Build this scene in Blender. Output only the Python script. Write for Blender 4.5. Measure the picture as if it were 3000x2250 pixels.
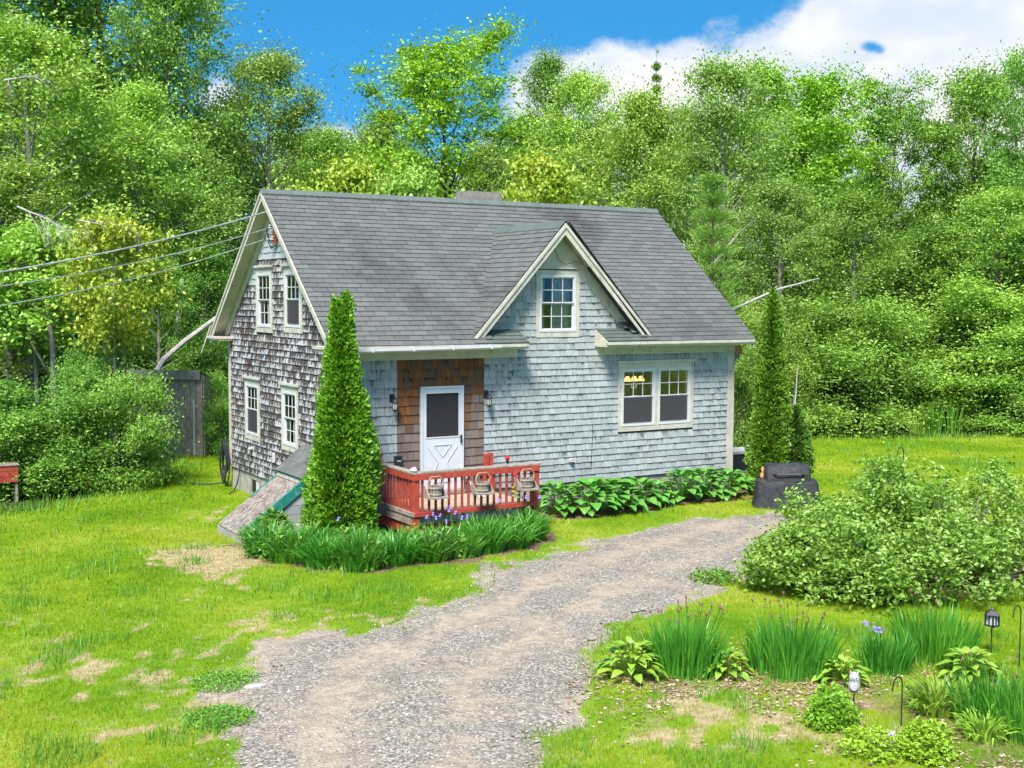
import bpy, math, random
import numpy as np
from mathutils import Vector, Matrix
from mathutils.geometry import tessellate_polygon

# ---------------------------------------------------------------- camera, world, sun, exposure
S = bpy.context.scene
COL = S.collection
for o in list(bpy.data.objects):
    bpy.data.objects.remove(o)
CAM = np.array([-8.8851, -21.191, 4.4579])
FW = np.array([0.51378156, 0.85495294, -0.07130203])
RT = np.array([0.85728149, -0.51483088, 0.00419681])
UP = np.array([0.03312041, 0.06328216, 0.99744594])
FPX = 3543.64
cd = bpy.data.cameras.new('camera')
cam = bpy.data.objects.new('camera', cd)
COL.objects.link(cam)
cam.matrix_world = Matrix(((RT[0], UP[0], -FW[0], CAM[0]), (RT[1], UP[1], -FW[1], CAM[1]),
                           (RT[2], UP[2], -FW[2], CAM[2]), (0, 0, 0, 1)))
cd.sensor_width = 36.0
cd.lens = FPX / 3000 * 36
cd.clip_end = 3000
S.camera = cam
SUN_DIR = Vector((-0.42, -0.40, 0.80)).normalized()
SUN_EL = math.asin(SUN_DIR.z)
SUN_ROT = math.atan2(SUN_DIR.x, SUN_DIR.y)
sl = bpy.data.lights.new('sun', 'SUN')
sl.energy = 2.3
sl.angle = math.radians(18)
sl.color = (1.0, 0.955, 0.88)
so = bpy.data.objects.new('sun', sl)
COL.objects.link(so)
so.rotation_euler = SUN_DIR.to_track_quat('Z', 'Y').to_euler()
so.location = (-20, -20, 40)
S.view_settings.view_transform = 'Standard'
S.view_settings.look = 'None'
S.view_settings.gamma = 1.0
S.view_settings.exposure = 2.05
S.cycles.max_bounces = 5
S.cycles.diffuse_bounces = 4
S.cycles.transparent_max_bounces = 8
S.cycles.use_adaptive_sampling = True
S.cycles.adaptive_threshold = 0.03


# ---------------------------------------------------------------- node helpers
def setin(nt, sock, v):
    if isinstance(v, bpy.types.NodeSocket):
        nt.links.new(v, sock)
    elif v is not None:
        if isinstance(v, (tuple, list)) and len(v) == 3 and sock.type == 'RGBA':
            v = (*v, 1.0)
        sock.default_value = v


def node(nt, t, ins=None, **kw):
    n = nt.nodes.new(t)
    for k, v in kw.items():
        setattr(n, k, v)
    for k, v in (ins or {}).items():
        setin(nt, n.inputs[k], v)
    return n


def mth(nt, op, a, b=None, clamp=False):
    n = node(nt, 'ShaderNodeMath', operation=op, use_clamp=clamp)
    setin(nt, n.inputs[0], a)
    if b is not None:
        setin(nt, n.inputs[1], b)
    return n.outputs[0]


def mix(nt, f, a, b, bt='MIX'):
    n = node(nt, 'ShaderNodeMix', data_type='RGBA', blend_type=bt)
    setin(nt, n.inputs[0], f)
    setin(nt, n.inputs[6], a)
    setin(nt, n.inputs[7], b)
    return n.outputs[2]


def mrange(nt, v, a, b, c=0.0, d=1.0, smooth=True):
    n = node(nt, 'ShaderNodeMapRange', interpolation_type='SMOOTHSTEP' if smooth else 'LINEAR')
    for i, x in enumerate((v, a, b, c, d)):
        setin(nt, n.inputs[i], x)
    return n.outputs[0]


def noise(nt, vec, scale, detail=3.0, rough=0.55, dist=0.0):
    n = node(nt, 'ShaderNodeTexNoise', {'Scale': scale, 'Detail': detail, 'Roughness': rough, 'Distortion': dist})
    if vec is not None:
        nt.links.new(vec, n.inputs['Vector'])
    return n.outputs['Fac']


def ramp(nt, f, stops):
    n = node(nt, 'ShaderNodeValToRGB')
    setin(nt, n.inputs[0], f)
    e = n.color_ramp.elements
    while len(e) < len(stops):
        e.new(0.5)
    for el, (p, c) in zip(e, stops):
        el.position = p
        el.color = (*c, 1.0)
    return n.outputs[0]


def scalev(nt, v, s):
    n = node(nt, 'ShaderNodeVectorMath', operation='MULTIPLY')
    setin(nt, n.inputs[0], v)
    n.inputs[1].default_value = s
    return n.outputs[0]


def newmat(name):
    m = bpy.data.materials.new(name)
    m.use_nodes = True
    nt = m.node_tree
    nt.nodes.clear()
    out = node(nt, 'ShaderNodeOutputMaterial')
    return m, nt, out


def pos(nt):
    return node(nt, 'ShaderNodeNewGeometry').outputs['Position']


def rnd(nt):
    """a random value for every loose piece and every object"""
    a = node(nt, 'ShaderNodeNewGeometry').outputs['Random Per Island']
    b = node(nt, 'ShaderNodeObjectInfo').outputs['Random']
    return mth(nt, 'FRACT', mth(nt, 'ADD', a, b))


def bsdf(nt, out, col, rough=0.8, bump=None, bstr=0.3, bdist=0.01, spec=0.3, metal=0.0):
    p = node(nt, 'ShaderNodeBsdfPrincipled')
    setin(nt, p.inputs['Base Color'], col)
    setin(nt, p.inputs['Roughness'], rough)
    p.inputs['Specular IOR Level'].default_value = spec
    p.inputs['Metallic'].default_value = metal
    if bump is not None:
        b = node(nt, 'ShaderNodeBump', {'Height': bump, 'Strength': bstr, 'Distance': bdist})
        nt.links.new(b.outputs[0], p.inputs['Normal'])
    nt.links.new(p.outputs[0], out.inputs[0])
    return p


# ---------------------------------------------------------------- sky
wd = bpy.data.worlds.new('World')
S.world = wd
wd.use_nodes = True
nt = wd.node_tree
nt.nodes.clear()
wo = node(nt, 'ShaderNodeOutputWorld')
sky = node(nt, 'ShaderNodeTexSky', sky_type='NISHITA', sun_disc=False, sun_elevation=SUN_EL, sun_rotation=SUN_ROT,
           altitude=100.0, air_density=1.0, dust_density=0.6, ozone_density=2.5)
tc = node(nt, 'ShaderNodeTexCoord').outputs['Generated']
sx = node(nt, 'ShaderNodeSeparateXYZ', {0: tc})
hv = node(nt, 'ShaderNodeCombineXYZ', {0: sx.outputs[0], 1: sx.outputs[1], 2: mth(nt, 'ADD', mth(nt, 'MULTIPLY', mth(nt, 'ABSOLUTE', sx.outputs[2]), 1.5), 0.32)})
hn = node(nt, 'ShaderNodeVectorMath', {0: hv.outputs[0]}, operation='NORMALIZE')
nt.links.new(hn.outputs[0], sky.inputs[0])
hs = node(nt, 'ShaderNodeHueSaturation', {'Hue': 0.486, 'Saturation': 1.37, 'Value': 0.58, 'Color': sky.outputs[0]})
az = mth(nt, 'MULTIPLY', mth(nt, 'ARCTAN2', sx.outputs[0], sx.outputs[1]), 57.2958)
el = mth(nt, 'MULTIPLY', mth(nt, 'ARCSINE', sx.outputs[2]), 57.2958)


def blob(a, e, sa, se, k):
    x = mth(nt, 'DIVIDE', mth(nt, 'SUBTRACT', az, a), sa)
    y = mth(nt, 'DIVIDE', mth(nt, 'SUBTRACT', el, e), se)
    r = mth(nt, 'ADD', mth(nt, 'MULTIPLY', x, x), mth(nt, 'MULTIPLY', y, y))
    return mth(nt, 'MULTIPLY', mth(nt, 'POWER', 2.718, mth(nt, 'MULTIPLY', r, -1.0)), k)


cl = noise(nt, scalev(nt, tc, (3.2, 3.2, 5.5)), 1.6, 4.0, 0.55)
field = mth(nt, 'MULTIPLY', mth(nt, 'SUBTRACT', cl, 0.44), 2.6)      # broken cloud over the whole sky
clear = mth(nt, 'ADD', blob(24, 13.0, 17, 4.5, 1.05), blob(0, 10, 9, 5, 0.5))
field = mth(nt, 'SUBTRACT', field, clear)
for b in ((53, 11.5, 9.5, 7.5, 1.25), (46, 6, 9, 4.5, 1.0), (40.5, 8, 2.4, 2.6, 0.7), (33.0, 9.9, 2.5, 1.9, 1.5), (36.2, 9.9, 1.9, 1.9, 1.3),
          (34, 6.5, 5, 2.2, 0.9), (17.6, 9.0, 1.1, 1.0, 1.15), (22, 5.5, 3.5, 2.6, 1.1), (7, 9.5, 6, 4, 1.1), (39.3, 11.4, 0.7, 0.45, 0.55),
          (47.1, 11.1, 0.6, 0.40, -1.0), (47.7, 10.9, 0.4, 0.3, -0.6), (31, 14.6, 3.0, 0.5, 0.5)):
    field = mth(nt, 'ADD', field, blob(*b))
fine = noise(nt, scalev(nt, tc, (1, 1, 1.3)), 24.0, 7.0, 0.66)
fine2 = noise(nt, scalev(nt, tc, (1, 1, 1.3)), 9.0, 3.0, 0.55)
field = mth(nt, 'ADD', field, mth(nt, 'MULTIPLY', mth(nt, 'SUBTRACT', fine, 0.5), 1.5))
field = mth(nt, 'ADD', field, mth(nt, 'MULTIPLY', mth(nt, 'SUBTRACT', fine2, 0.5), 0.9))
cmask = mrange(nt, field, 0.15, 0.85)
shade = noise(nt, scalev(nt, tc, (1, 1, 2.0)), 8.0, 4.0, 0.5)
ccol = mix(nt, mrange(nt, shade, 0.38, 0.66), (1.5, 1.7, 1.98), (2.2, 2.18, 2.14))
skc = mix(nt, cmask, hs.outputs[0], ccol)
bg = node(nt, 'ShaderNodeBackground', {'Color': skc, 'Strength': 0.12})
nt.links.new(bg.outputs[0], wo.inputs[0])


# ---------------------------------------------------------------- layout helpers
def ground_at(u, v, z=0.0):
    """ground point that the photograph shows at (u, v)"""
    d = FW + RT * (u - 1500) / FPX - UP * (v - 1125) / FPX
    t = (z - CAM[2]) / d[2]
    return CAM + d * t


def place(u, depth):
    d = FW + RT * (u - 1500) / FPX
    p = CAM + d * depth
    return float(p[0]), float(p[1])


def project(P):
    d = np.asarray(P, float) - CAM
    z = d @ FW
    return 1500 + FPX * (d @ RT) / z, 1125 - FPX * (d @ UP) / z, z


def hash2(i, j, seed):
    h = (i.astype(np.int64) * 374761393 + j.astype(np.int64) * 668265263 + seed * 974711) & 0xffffffff
    h = ((h ^ (h >> 13)) * 1274126177) & 0xffffffff
    return ((h ^ (h >> 16)) & 0xffff) / 65535.0


def vnoise(x, y, sc, seed=0):
    x = np.asarray(x, float) * sc
    y = np.asarray(y, float) * sc
    i = np.floor(x)
    j = np.floor(y)
    fx = x - i
    fy = y - j
    fx = fx * fx * (3 - 2 * fx)
    fy = fy * fy * (3 - 2 * fy)
    a = hash2(i, j, seed)
    b = hash2(i + 1, j, seed)
    c = hash2(i, j + 1, seed)
    d = hash2(i + 1, j + 1, seed)
    return (a * (1 - fx) + b * fx) * (1 - fy) + (c * (1 - fx) + d * fx) * fy


def fbm(x, y, sc, seed=0, o=3):
    s = 0
    a = 0.5
    for k in range(o):
        s = s + a * vnoise(x, y, sc * 2 ** k, seed + k)
        a *= 0.5
    return s / (1 - 0.5 ** o)


def inpoly(x, y, poly):
    x = np.asarray(x, float)
    y = np.asarray(y, float)
    r = np.zeros(x.shape, bool)
    n = len(poly)
    for k in range(n):
        x0, y0 = poly[k]
        x1, y1 = poly[(k + 1) % n]
        if y0 == y1:
            continue
        c = ((y0 > y) != (y1 > y)) & (x < (x1 - x0) * (y - y0) / (y1 - y0) + x0)
        r ^= c
    return r


def edgedist(x, y, poly, closed=True):
    x = np.asarray(x, float)
    y = np.asarray(y, float)
    d = np.full(x.shape, 1e9)
    n = len(poly)
    for k in range(n if closed else n - 1):
        x0, y0 = poly[k]
        x1, y1 = poly[(k + 1) % n]
        dx, dy = x1 - x0, y1 - y0
        t = np.clip(((x - x0) * dx + (y - y0) * dy) / (dx * dx + dy * dy + 1e-12), 0, 1)
        d = np.minimum(d, np.hypot(x - x0 - t * dx, y - y0 - t * dy))
    return d


# ---------------------------------------------------------------- object helpers
ORG = {}


def tag(o, label=None, cat=None, group=None, kind=None):
    if label:
        o['label'] = label
    if cat:
        o['category'] = cat
    if group:
        o['group'] = group
    if kind:
        o['kind'] = kind
    return o


def thing(name, loc, label, cat, group=None, rz=0.0):
    o = bpy.data.objects.new(name, None)
    o.empty_display_size = 0.2
    COL.objects.link(o)
    o.location = loc
    o.rotation_euler = (0, 0, rz)
    ORG[o.name] = np.array(loc, float)
    return tag(o, label, cat, group)


def fastmesh(name, V, F, UVs=None, smooth=False):
    """V (n,3), F (m,k) with a constant k"""
    me = bpy.data.meshes.new(name)
    V = np.ascontiguousarray(V, dtype=np.float32)
    F = np.ascontiguousarray(F, dtype=np.int32)
    k = F.shape[1]
    me.vertices.add(len(V))
    me.vertices.foreach_set('co', V.ravel())
    me.loops.add(F.size)
    me.loops.foreach_set('vertex_index', F.ravel())
    me.polygons.add(len(F))
    me.polygons.foreach_set('loop_start', np.arange(0, F.size, k, dtype=np.int32))
    me.polygons.foreach_set('use_smooth', np.full(len(F), bool(smooth)))
    if UVs is not None:
        uv = me.uv_layers.new(name='UVMap')
        uv.data.foreach_set('uv', np.ascontiguousarray(UVs, dtype=np.float32).ravel())
    me.update(calc_edges=True)
    me.validate()
    return me


def link(name, me, mat=None, parent=None):
    o = bpy.data.objects.new(name, me)
    COL.objects.link(o)
    if mat is not None and len(me.materials) == 0:
        me.materials.append(mat)
    if parent is not None:
        o.parent = parent
        ORG[o.name] = ORG.get(parent.name, np.zeros(3))
    else:
        ORG[o.name] = np.zeros(3)
    return o


class MB:
    def __init__(s):
        s.v = []
        s.f = []

    def add(s, vs, fs):
        b = len(s.v)
        s.v.extend([tuple(float(c) for c in v) for v in vs])
        s.f.extend([tuple(i + b for i in f) for f in fs])
        return s

    def box(s, x0, x1, y0, y1, z0, z1):
        vs = [(x0, y0, z0), (x1, y0, z0), (x1, y1, z0), (x0, y1, z0), (x0, y0, z1), (x1, y0, z1), (x1, y1, z1), (x0, y1, z1)]
        return s.add(vs, [(0, 3, 2, 1), (4, 5, 6, 7), (0, 1, 5, 4), (1, 2, 6, 5), (2, 3, 7, 6), (3, 0, 4, 7)])

    def bar(s, a, b, w, h, up=(0, 0, 1)):
        """box along a-b, w across, h along up"""
        a = Vector(a)
        b = Vector(b)
        d = (b - a).normalized()
        u = Vector(up)
        r = d.cross(u)
        if r.length < 1e-6:
            r = d.cross(Vector((1, 0, 0)))
        r.normalize()
        u = r.cross(d).normalized()
        vs = []
        for p in (a, b):
            for i, j in ((-1, -1), (1, -1), (1, 1), (-1, 1)):
                vs.append(p + r * (i * w / 2) + u * (j * h / 2))
        return s.add(vs, [(0, 1, 2, 3), (7, 6, 5, 4), (0, 4, 5, 1), (1, 5, 6, 2), (2, 6, 7, 3), (3, 7, 4, 0)])

    def tube(s, pts, rs, n=6, cap=True):
        pts = [Vector(p) for p in pts]
        if not isinstance(rs, (list, tuple)):
            rs = [rs] * len(pts)
        vs = []
        r0 = None
        for i, p in enumerate(pts):
            d = (pts[min(i + 1, len(pts) - 1)] - pts[max(i - 1, 0)])
            if d.length < 1e-9:
                d = Vector((0, 0, 1))
            d.normalize()
            if r0 is None:
                r0 = d.cross(Vector((0, 0, 1)) if abs(d.z) < 0.9 else Vector((1, 0, 0))).normalized()
            else:
                r0 = (r0 - d * r0.dot(d))
                if r0.length < 1e-6:
                    r0 = d.cross(Vector((1, 0, 0)))
                r0.normalize()
            q = d.cross(r0)
            for k in range(n):
                a = 2 * math.pi * k / n
                vs.append(p + (r0 * math.cos(a) + q * math.sin(a)) * rs[i])
        fs = []
        for i in range(len(pts) - 1):
            for k in range(n):
                k2 = (k + 1) % n
                fs.append((i * n + k, i * n + k2, (i + 1) * n + k2, (i + 1) * n + k))
        if cap:
            fs.append(tuple(range(n - 1, -1, -1)))
            fs.append(tuple((len(pts) - 1) * n + k for k in range(n)))
        return s.add(vs, fs)

    def lathe(s, prof, c, n=12):
        vs = []
        for r, z in prof:
            for k in range(n):
                a = 2 * math.pi * k / n
                vs.append((c[0] + r * math.cos(a), c[1] + r * math.sin(a), c[2] + z))
        fs = []
        for i in range(len(prof) - 1):
            for k in range(n):
                k2 = (k + 1) % n
                fs.append((i * n + k, i * n + k2, (i + 1) * n + k2, (i + 1) * n + k))
        fs.append(tuple(range(n - 1, -1, -1)))
        fs.append(tuple((len(prof) - 1) * n + k for k in range(n)))
        return s.add(vs, fs)

    def prism(s, outer, holes, P, d0, d1):
        """polygon with holes, P(a, b, d) -> world, between depths d0 and d1"""
        loops = [outer] + list(holes)
        flat = [q for l in loops for q in l]
        tris = tessellate_polygon([[Vector((a, b, 0)) for a, b in l] for l in loops])
        n = len(flat)
        vs = [P(a, b, d0) for a, b in flat] + [P(a, b, d1) for a, b in flat]
        fs = [tuple(t) for t in tris] + [tuple(i + n for i in reversed(t)) for t in tris]
        k = 0
        for l in loops:
            m = len(l)
            for i in range(m):
                j = (i + 1) % m
                fs.append((k + i, k + j, n + k + j, n + k + i))
            k += m
        return s.add(vs, fs)

    def build(s, name, mat=None, parent=None, smooth=False, bevel=0.0):
        me = bpy.data.meshes.new(name)
        off = ORG.get(parent.name, np.zeros(3)) if parent is not None else np.zeros(3)
        me.from_pydata([(v[0] - off[0], v[1] - off[1], v[2] - off[2]) for v in s.v], [], s.f)
        me.update()
        import bmesh
        bm = bmesh.new()
        bm.from_mesh(me)
        bmesh.ops.recalc_face_normals(bm, faces=bm.faces)
        bm.to_mesh(me)
        bm.free()
        me.polygons.foreach_set('use_smooth', np.full(len(me.polygons), bool(smooth)))
        o = link(name, me, mat, parent)
        if bevel:
            md = o.modifiers.new('bevel', 'BEVEL')
            md.width = bevel
            md.segments = 2
            md.limit_method = 'ANGLE'
        return o


def copy_tree(o, parent=None):
    c = o.copy()
    COL.objects.link(c)
    c.parent = parent
    for ch in o.children:
        copy_tree(ch, c)
    return c


# ---------------------------------------------------------------- materials
def mat_plain(name, col, rough=0.6, var=0.15, scale=6.0, dirt=None, spec=0.3, metal=0.0, bump=0.0):
    m, nt, out = newmat(name)
    p = pos(nt)
    n = noise(nt, p, scale, 4)
    c = mix(nt, mrange(nt, n, 0.3, 0.7), tuple(x * (1 - var) for x in col), tuple(min(1, x * (1 + var)) for x in col))
    if dirt:
        dn = noise(nt, scalev(nt, p, (1, 1, 0.35)), scale * 3.3, 5, 0.65)
        c = mix(nt, mrange(nt, dn, 0.56, 0.72, 0, 0.75), c, dirt)
    bsdf(nt, out, c, rough, n if bump else None, bump, 0.01, spec, metal)
    return m


def mat_shingle(name, light, mid, dark, amt, brown=None, streak=1.0):
    """painted or bare wood shingle: vertical grain, weather stain from the top of every piece down"""
    m, nt, out = newmat(name)
    p = pos(nt)
    uv = node(nt, 'ShaderNodeTexCoord').outputs['UV']
    sv = node(nt, 'ShaderNodeSeparateXYZ', {0: uv}).outputs[1]
    r = rnd(nt)
    px = node(nt, 'ShaderNodeSeparateXYZ', {0: p})
    run = mth(nt, 'ADD', px.outputs[0], px.outputs[1])
    cv = node(nt, 'ShaderNodeCombineXYZ')
    setin(nt, cv.inputs[0], run)
    setin(nt, cv.inputs[1], mth(nt, 'MULTIPLY', r, 7.0))
    setin(nt, cv.inputs[2], px.outputs[2])
    grain = noise(nt, scalev(nt, cv.outputs[0], (38, 1, 5)), 1.0, 4, 0.6)
    coarse = noise(nt, scalev(nt, cv.outputs[0], (14, 1, 5)), 1.0, 3, 0.55)
    big = noise(nt, p, 0.9, 3, 0.6)
    c = mix(nt, r, light, mid)
    c = mix(nt, mrange(nt, grain, 0.35, 0.7, 0, 0.55), c, mid)
    if brown:
        bn = noise(nt, p, 1.3, 3, 0.6)
        c = mix(nt, mrange(nt, mth(nt, 'ADD', mth(nt, 'MULTIPLY', r, 0.35), bn), 0.62, 0.9, 0, 0.8), c, brown)
    st = mth(nt, 'ADD', mth(nt, 'MULTIPLY', coarse, streak), mth(nt, 'MULTIPLY', sv, 0.34))
    st = mth(nt, 'ADD', st, mth(nt, 'MULTIPLY', big, 0.5))
    st = mth(nt, 'ADD', st, mth(nt, 'MULTIPLY', r, 0.16))
    c = mix(nt, mrange(nt, st, 1.28 - amt, 1.5 - amt, 0, 0.92), c, dark)
    bsdf(nt, out, c, 0.85, grain, 0.35, 0.004, 0.15)
    return m


M = {}
M['sh_front'] = mat_shingle('painted_shingle', (0.365, 0.39, 0.385), (0.25, 0.268, 0.268), (0.095, 0.097, 0.10), 0.21)
M['sh_gable'] = mat_shingle('weathered_shingle', (0.43, 0.43, 0.435), (0.31, 0.305, 0.305), (0.036, 0.032, 0.034), 0.225, (0.23, 0.17, 0.125), 1.5)
M['sh_gpeak'] = mat_shingle('peak_shingle', (0.391, 0.425, 0.425), (0.34, 0.374, 0.374), (0.076, 0.076, 0.085), 0.02)
M['sh_orange'] = mat_shingle('bare_cedar_shingle', (0.215, 0.088, 0.034), (0.125, 0.053, 0.022), (0.046, 0.025, 0.015), 0.16, (0.105, 0.071, 0.053))
M['sh_brown'] = mat_shingle('weathered_cedar_shingle', (0.191, 0.155, 0.135), (0.132, 0.102, 0.086), (0.053, 0.038, 0.032), 0.16)
M['wallcore'] = mat_plain('wall_backing', (0.045, 0.045, 0.05), 0.9)
M['inner'] = mat_plain('inner_plaster', (0.55, 0.52, 0.48), 0.9)
M['cream'] = mat_plain('cream_paint', (0.462, 0.434, 0.35), 0.55, 0.10, 3.0, (0.252, 0.231, 0.175))
M['cream_old'] = mat_plain('peeling_cream_paint', (0.448, 0.42, 0.35), 0.6, 0.12, 4.0, (0.14, 0.126, 0.105))
M['white'] = mat_plain('white_vinyl', (0.515, 0.515, 0.515), 0.4, 0.05)
M['doorwhite'] = mat_plain('white_door_paint', (0.488, 0.508, 0.541), 0.35, 0.03)
M['concrete'] = mat_plain('concrete', (0.299, 0.286, 0.245), 0.9, 0.18, 5.0, (0.17, 0.163, 0.136), bump=0.4)
M['chimney'] = mat_plain('chimney_block', (0.22, 0.20, 0.175), 0.9, 0.18, 9.0, (0.09, 0.085, 0.08), bump=0.4)
M['tar'] = mat_plain('roof_tar', (0.055, 0.055, 0.055), 0.7, 0.3, 14.0)
M['red'] = mat_plain('worn_red_paint', (0.333, 0.048, 0.029), 0.6, 0.15, 8.0, (0.288, 0.16, 0.122))
M['greywood'] = mat_plain('grey_wood', (0.247, 0.217, 0.18), 0.85, 0.25, 9.0, (0.15, 0.12, 0.09), bump=0.3)
M['deckwood'] = mat_plain('deck_wood', (0.338, 0.273, 0.195), 0.8, 0.15, 7.0, (0.215, 0.163, 0.111))
M['black'] = mat_plain('black_metal', (0.022, 0.024, 0.028), 0.45, 0.2)
M['screen'] = mat_plain('door_screen', (0.022, 0.02, 0.024), 0.7, 0.25, 30.0)
M['hose'] = mat_plain('black_rubber', (0.025, 0.026, 0.035), 0.35, 0.3, 12.0, spec=0.5)
M['tarp'] = mat_plain('black_tarp', (0.03, 0.031, 0.034), 0.7, 0.35, 9.0, (0.055, 0.055, 0.06), spec=0.25, bump=0.5)
M['green'] = mat_plain('green_paint', (0.021, 0.168, 0.133), 0.5, 0.15, 6.0, (0.175, 0.315, 0.28))
M['cable'] = mat_plain('grey_cable', (0.288, 0.288, 0.288), 0.5, 0.2)
M['terra'] = mat_plain('terracotta', (0.315, 0.098, 0.053), 0.8, 0.2)
M['brightred'] = mat_plain('bright_red', (0.55, 0.02, 0.02), 0.45, 0.1)
M['stone'] = mat_plain('pale_stone', (0.375, 0.352, 0.323), 0.9, 0.2)
M['owl'] = mat_plain('grey_ornament', (0.34, 0.34, 0.34), 0.7, 0.4, 40.0)
M['copperbox'] = mat_plain('copper_wood', (0.45, 0.188, 0.083), 0.5, 0.35, 14.0)
M['lampglass'] = mat_plain('lamp_glass', (0.45, 0.45, 0.43), 0.2, 0.1)
M['bark_grey'] = mat_plain('grey_bark', (0.20, 0.18, 0.155), 0.9, 0.35, 9.0, (0.08, 0.07, 0.06), bump=0.5)
M['bark_pale'] = mat_plain('pale_bark', (0.25, 0.23, 0.20), 0.9, 0.25, 7.0, (0.09, 0.08, 0.07), bump=0.4)
M['bark_dark'] = mat_plain('dark_bark', (0.085, 0.068, 0.055), 0.9, 0.35, 9.0, bump=0.5)
M['deadwood'] = mat_plain('dead_wood', (0.34, 0.315, 0.297), 0.9, 0.2, 7.0)
M['curtain'] = mat_plain('curtain_cloth', (0.62, 0.60, 0.56), 0.9, 0.12)
M['pot'] = mat_plain('white_pot', (0.49, 0.49, 0.49), 0.4, 0.05)
M['purple'] = mat_plain('iris_petal', (0.20, 0.16, 0.48), 0.6, 0.3, 30.0)
M['spent'] = mat_plain('spent_flower', (0.20, 0.10, 0.075), 0.8, 0.4, 30.0)


def mat_roof(name, c0, c1, stains):
    m, nt, out = newmat(name)
    p = pos(nt)
    r = rnd(nt)
    c = mix(nt, r, c0, c1)
    g = noise(nt, p, 45.0, 3, 0.7)
    c = mix(nt, mrange(nt, g, 0.3, 0.7, 0, 0.35), c, tuple(x * 1.5 for x in c1))
    big = noise(nt, scalev(nt, p, (1.6, 0.35, 0.35)), 1.0, 4, 0.6)
    f = mrange(nt, big, 0.55, 0.78, 0, 0.30)
    px = node(nt, 'ShaderNodeSeparateXYZ', {0: p})
    wob = mth(nt, 'MULTIPLY', mth(nt, 'SUBTRACT', noise(nt, p, 2.2, 4, 0.6), 0.5), 1.4)
    for (sx_, sz, wx, wz, k) in stains:
        a = mth(nt, 'DIVIDE', mth(nt, 'ADD', mth(nt, 'SUBTRACT', px.outputs[0], sx_), wob), wx)
        b = mth(nt, 'DIVIDE', mth(nt, 'ADD', mth(nt, 'SUBTRACT', px.outputs[2], sz), wob), wz)
        q = mth(nt, 'ADD', mth(nt, 'MULTIPLY', a, a), mth(nt, 'MULTIPLY', b, b))
        f = mth(nt, 'ADD', f, mth(nt, 'MULTIPLY', mth(nt, 'POWER', 2.718, mth(nt, 'MULTIPLY', q, -1.0)), k))
    c = mix(nt, mth(nt, 'MINIMUM', f, 0.85), c, (0.032, 0.029, 0.030))
    bsdf(nt, out, c, 0.9, g, 0.3, 0.004, 0.15)
    return m


M['roof'] = mat_roof('grey_asphalt_shingle', (0.076, 0.079, 0.076), (0.114, 0.117, 0.112),
                     [(1.35, 5.2, 0.35, 0.5, 0.42), (2.0, 4.6, 0.35, 0.6, 0.42), (2.6, 4.0, 0.35, 0.3, 0.35), (7.3, 6.2, 0.5, 0.45, 0.6), (6.5, 6.45, 0.5, 0.2, 0.35), (3.6, 4.4, 0.2, 0.7, 0.45), (8.6, 3.75, 1.2, 0.35, 0.3)])
M['ridge'] = mat_roof('ridge_cap_shingle', (0.078, 0.093, 0.088), (0.10, 0.118, 0.112), [])
M['roofgreen'] = mat_roof('greenish_shingle', (0.062, 0.078, 0.070), (0.088, 0.103, 0.095), [])


def mat_hatch():
    m, nt, out = newmat('lichened_roll_roofing')
    p = pos(nt)
    n1 = noise(nt, scalev(nt, p, (9, 26, 9)), 1.0, 5, 0.7)
    n2 = noise(nt, p, 3.0, 3)
    c = mix(nt, mrange(nt, n1, 0.42, 0.62), (0.10, 0.08, 0.07), (0.33, 0.285, 0.255))
    c = mix(nt, mrange(nt, n2, 0.5, 0.75, 0, 0.5), c, (0.27, 0.255, 0.225))
    bsdf(nt, out, c, 0.9, n1, 0.5, 0.01, 0.1)
    return m


M['hatch'] = mat_hatch()


def mat_glass(name, tint, mn, rough=0.02):
    m, nt, out = newmat(name)
    t = node(nt, 'ShaderNodeBsdfTransparent', {'Color': tint})
    g = node(nt, 'ShaderNodeBsdfGlossy', {'Color': (0.50, 0.55, 0.60), 'Roughness': rough})
    fr = node(nt, 'ShaderNodeFresnel', {'IOR': 1.5}).outputs[0]
    f = mth(nt, 'ADD', fr, mn, True)
    ms = node(nt, 'ShaderNodeMixShader', {0: f, 1: t.outputs[0], 2: g.outputs[0]})
    nt.links.new(ms.outputs[0], out.inputs[0])
    return m


M['glass'] = mat_glass('window_glass', (0.86, 0.90, 0.88), 0.015)


def mat_net():
    m, nt, out = newmat('insect_screen')
    t = node(nt, 'ShaderNodeBsdfTransparent', {'Color': (0.85, 0.85, 0.85)})
    d = node(nt, 'ShaderNodeBsdfDiffuse', {'Color': (0.075, 0.072, 0.075)})
    ms = node(nt, 'ShaderNodeMixShader', {0: 0.62, 1: t.outputs[0], 2: d.outputs[0]})
    nt.links.new(ms.outputs[0], out.inputs[0])
    return m


M['net'] = mat_net()


def mat_emit(name, col, s):
    m, nt, out = newmat(name)
    e = node(nt, 'ShaderNodeEmission', {'Color': col, 'Strength': s})
    nt.links.new(e.outputs[0], out.inputs[0])
    return m


M['bulb'] = mat_emit('lit_lamp_shade', (1.0, 0.36, 0.12), 1.3)


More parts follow.
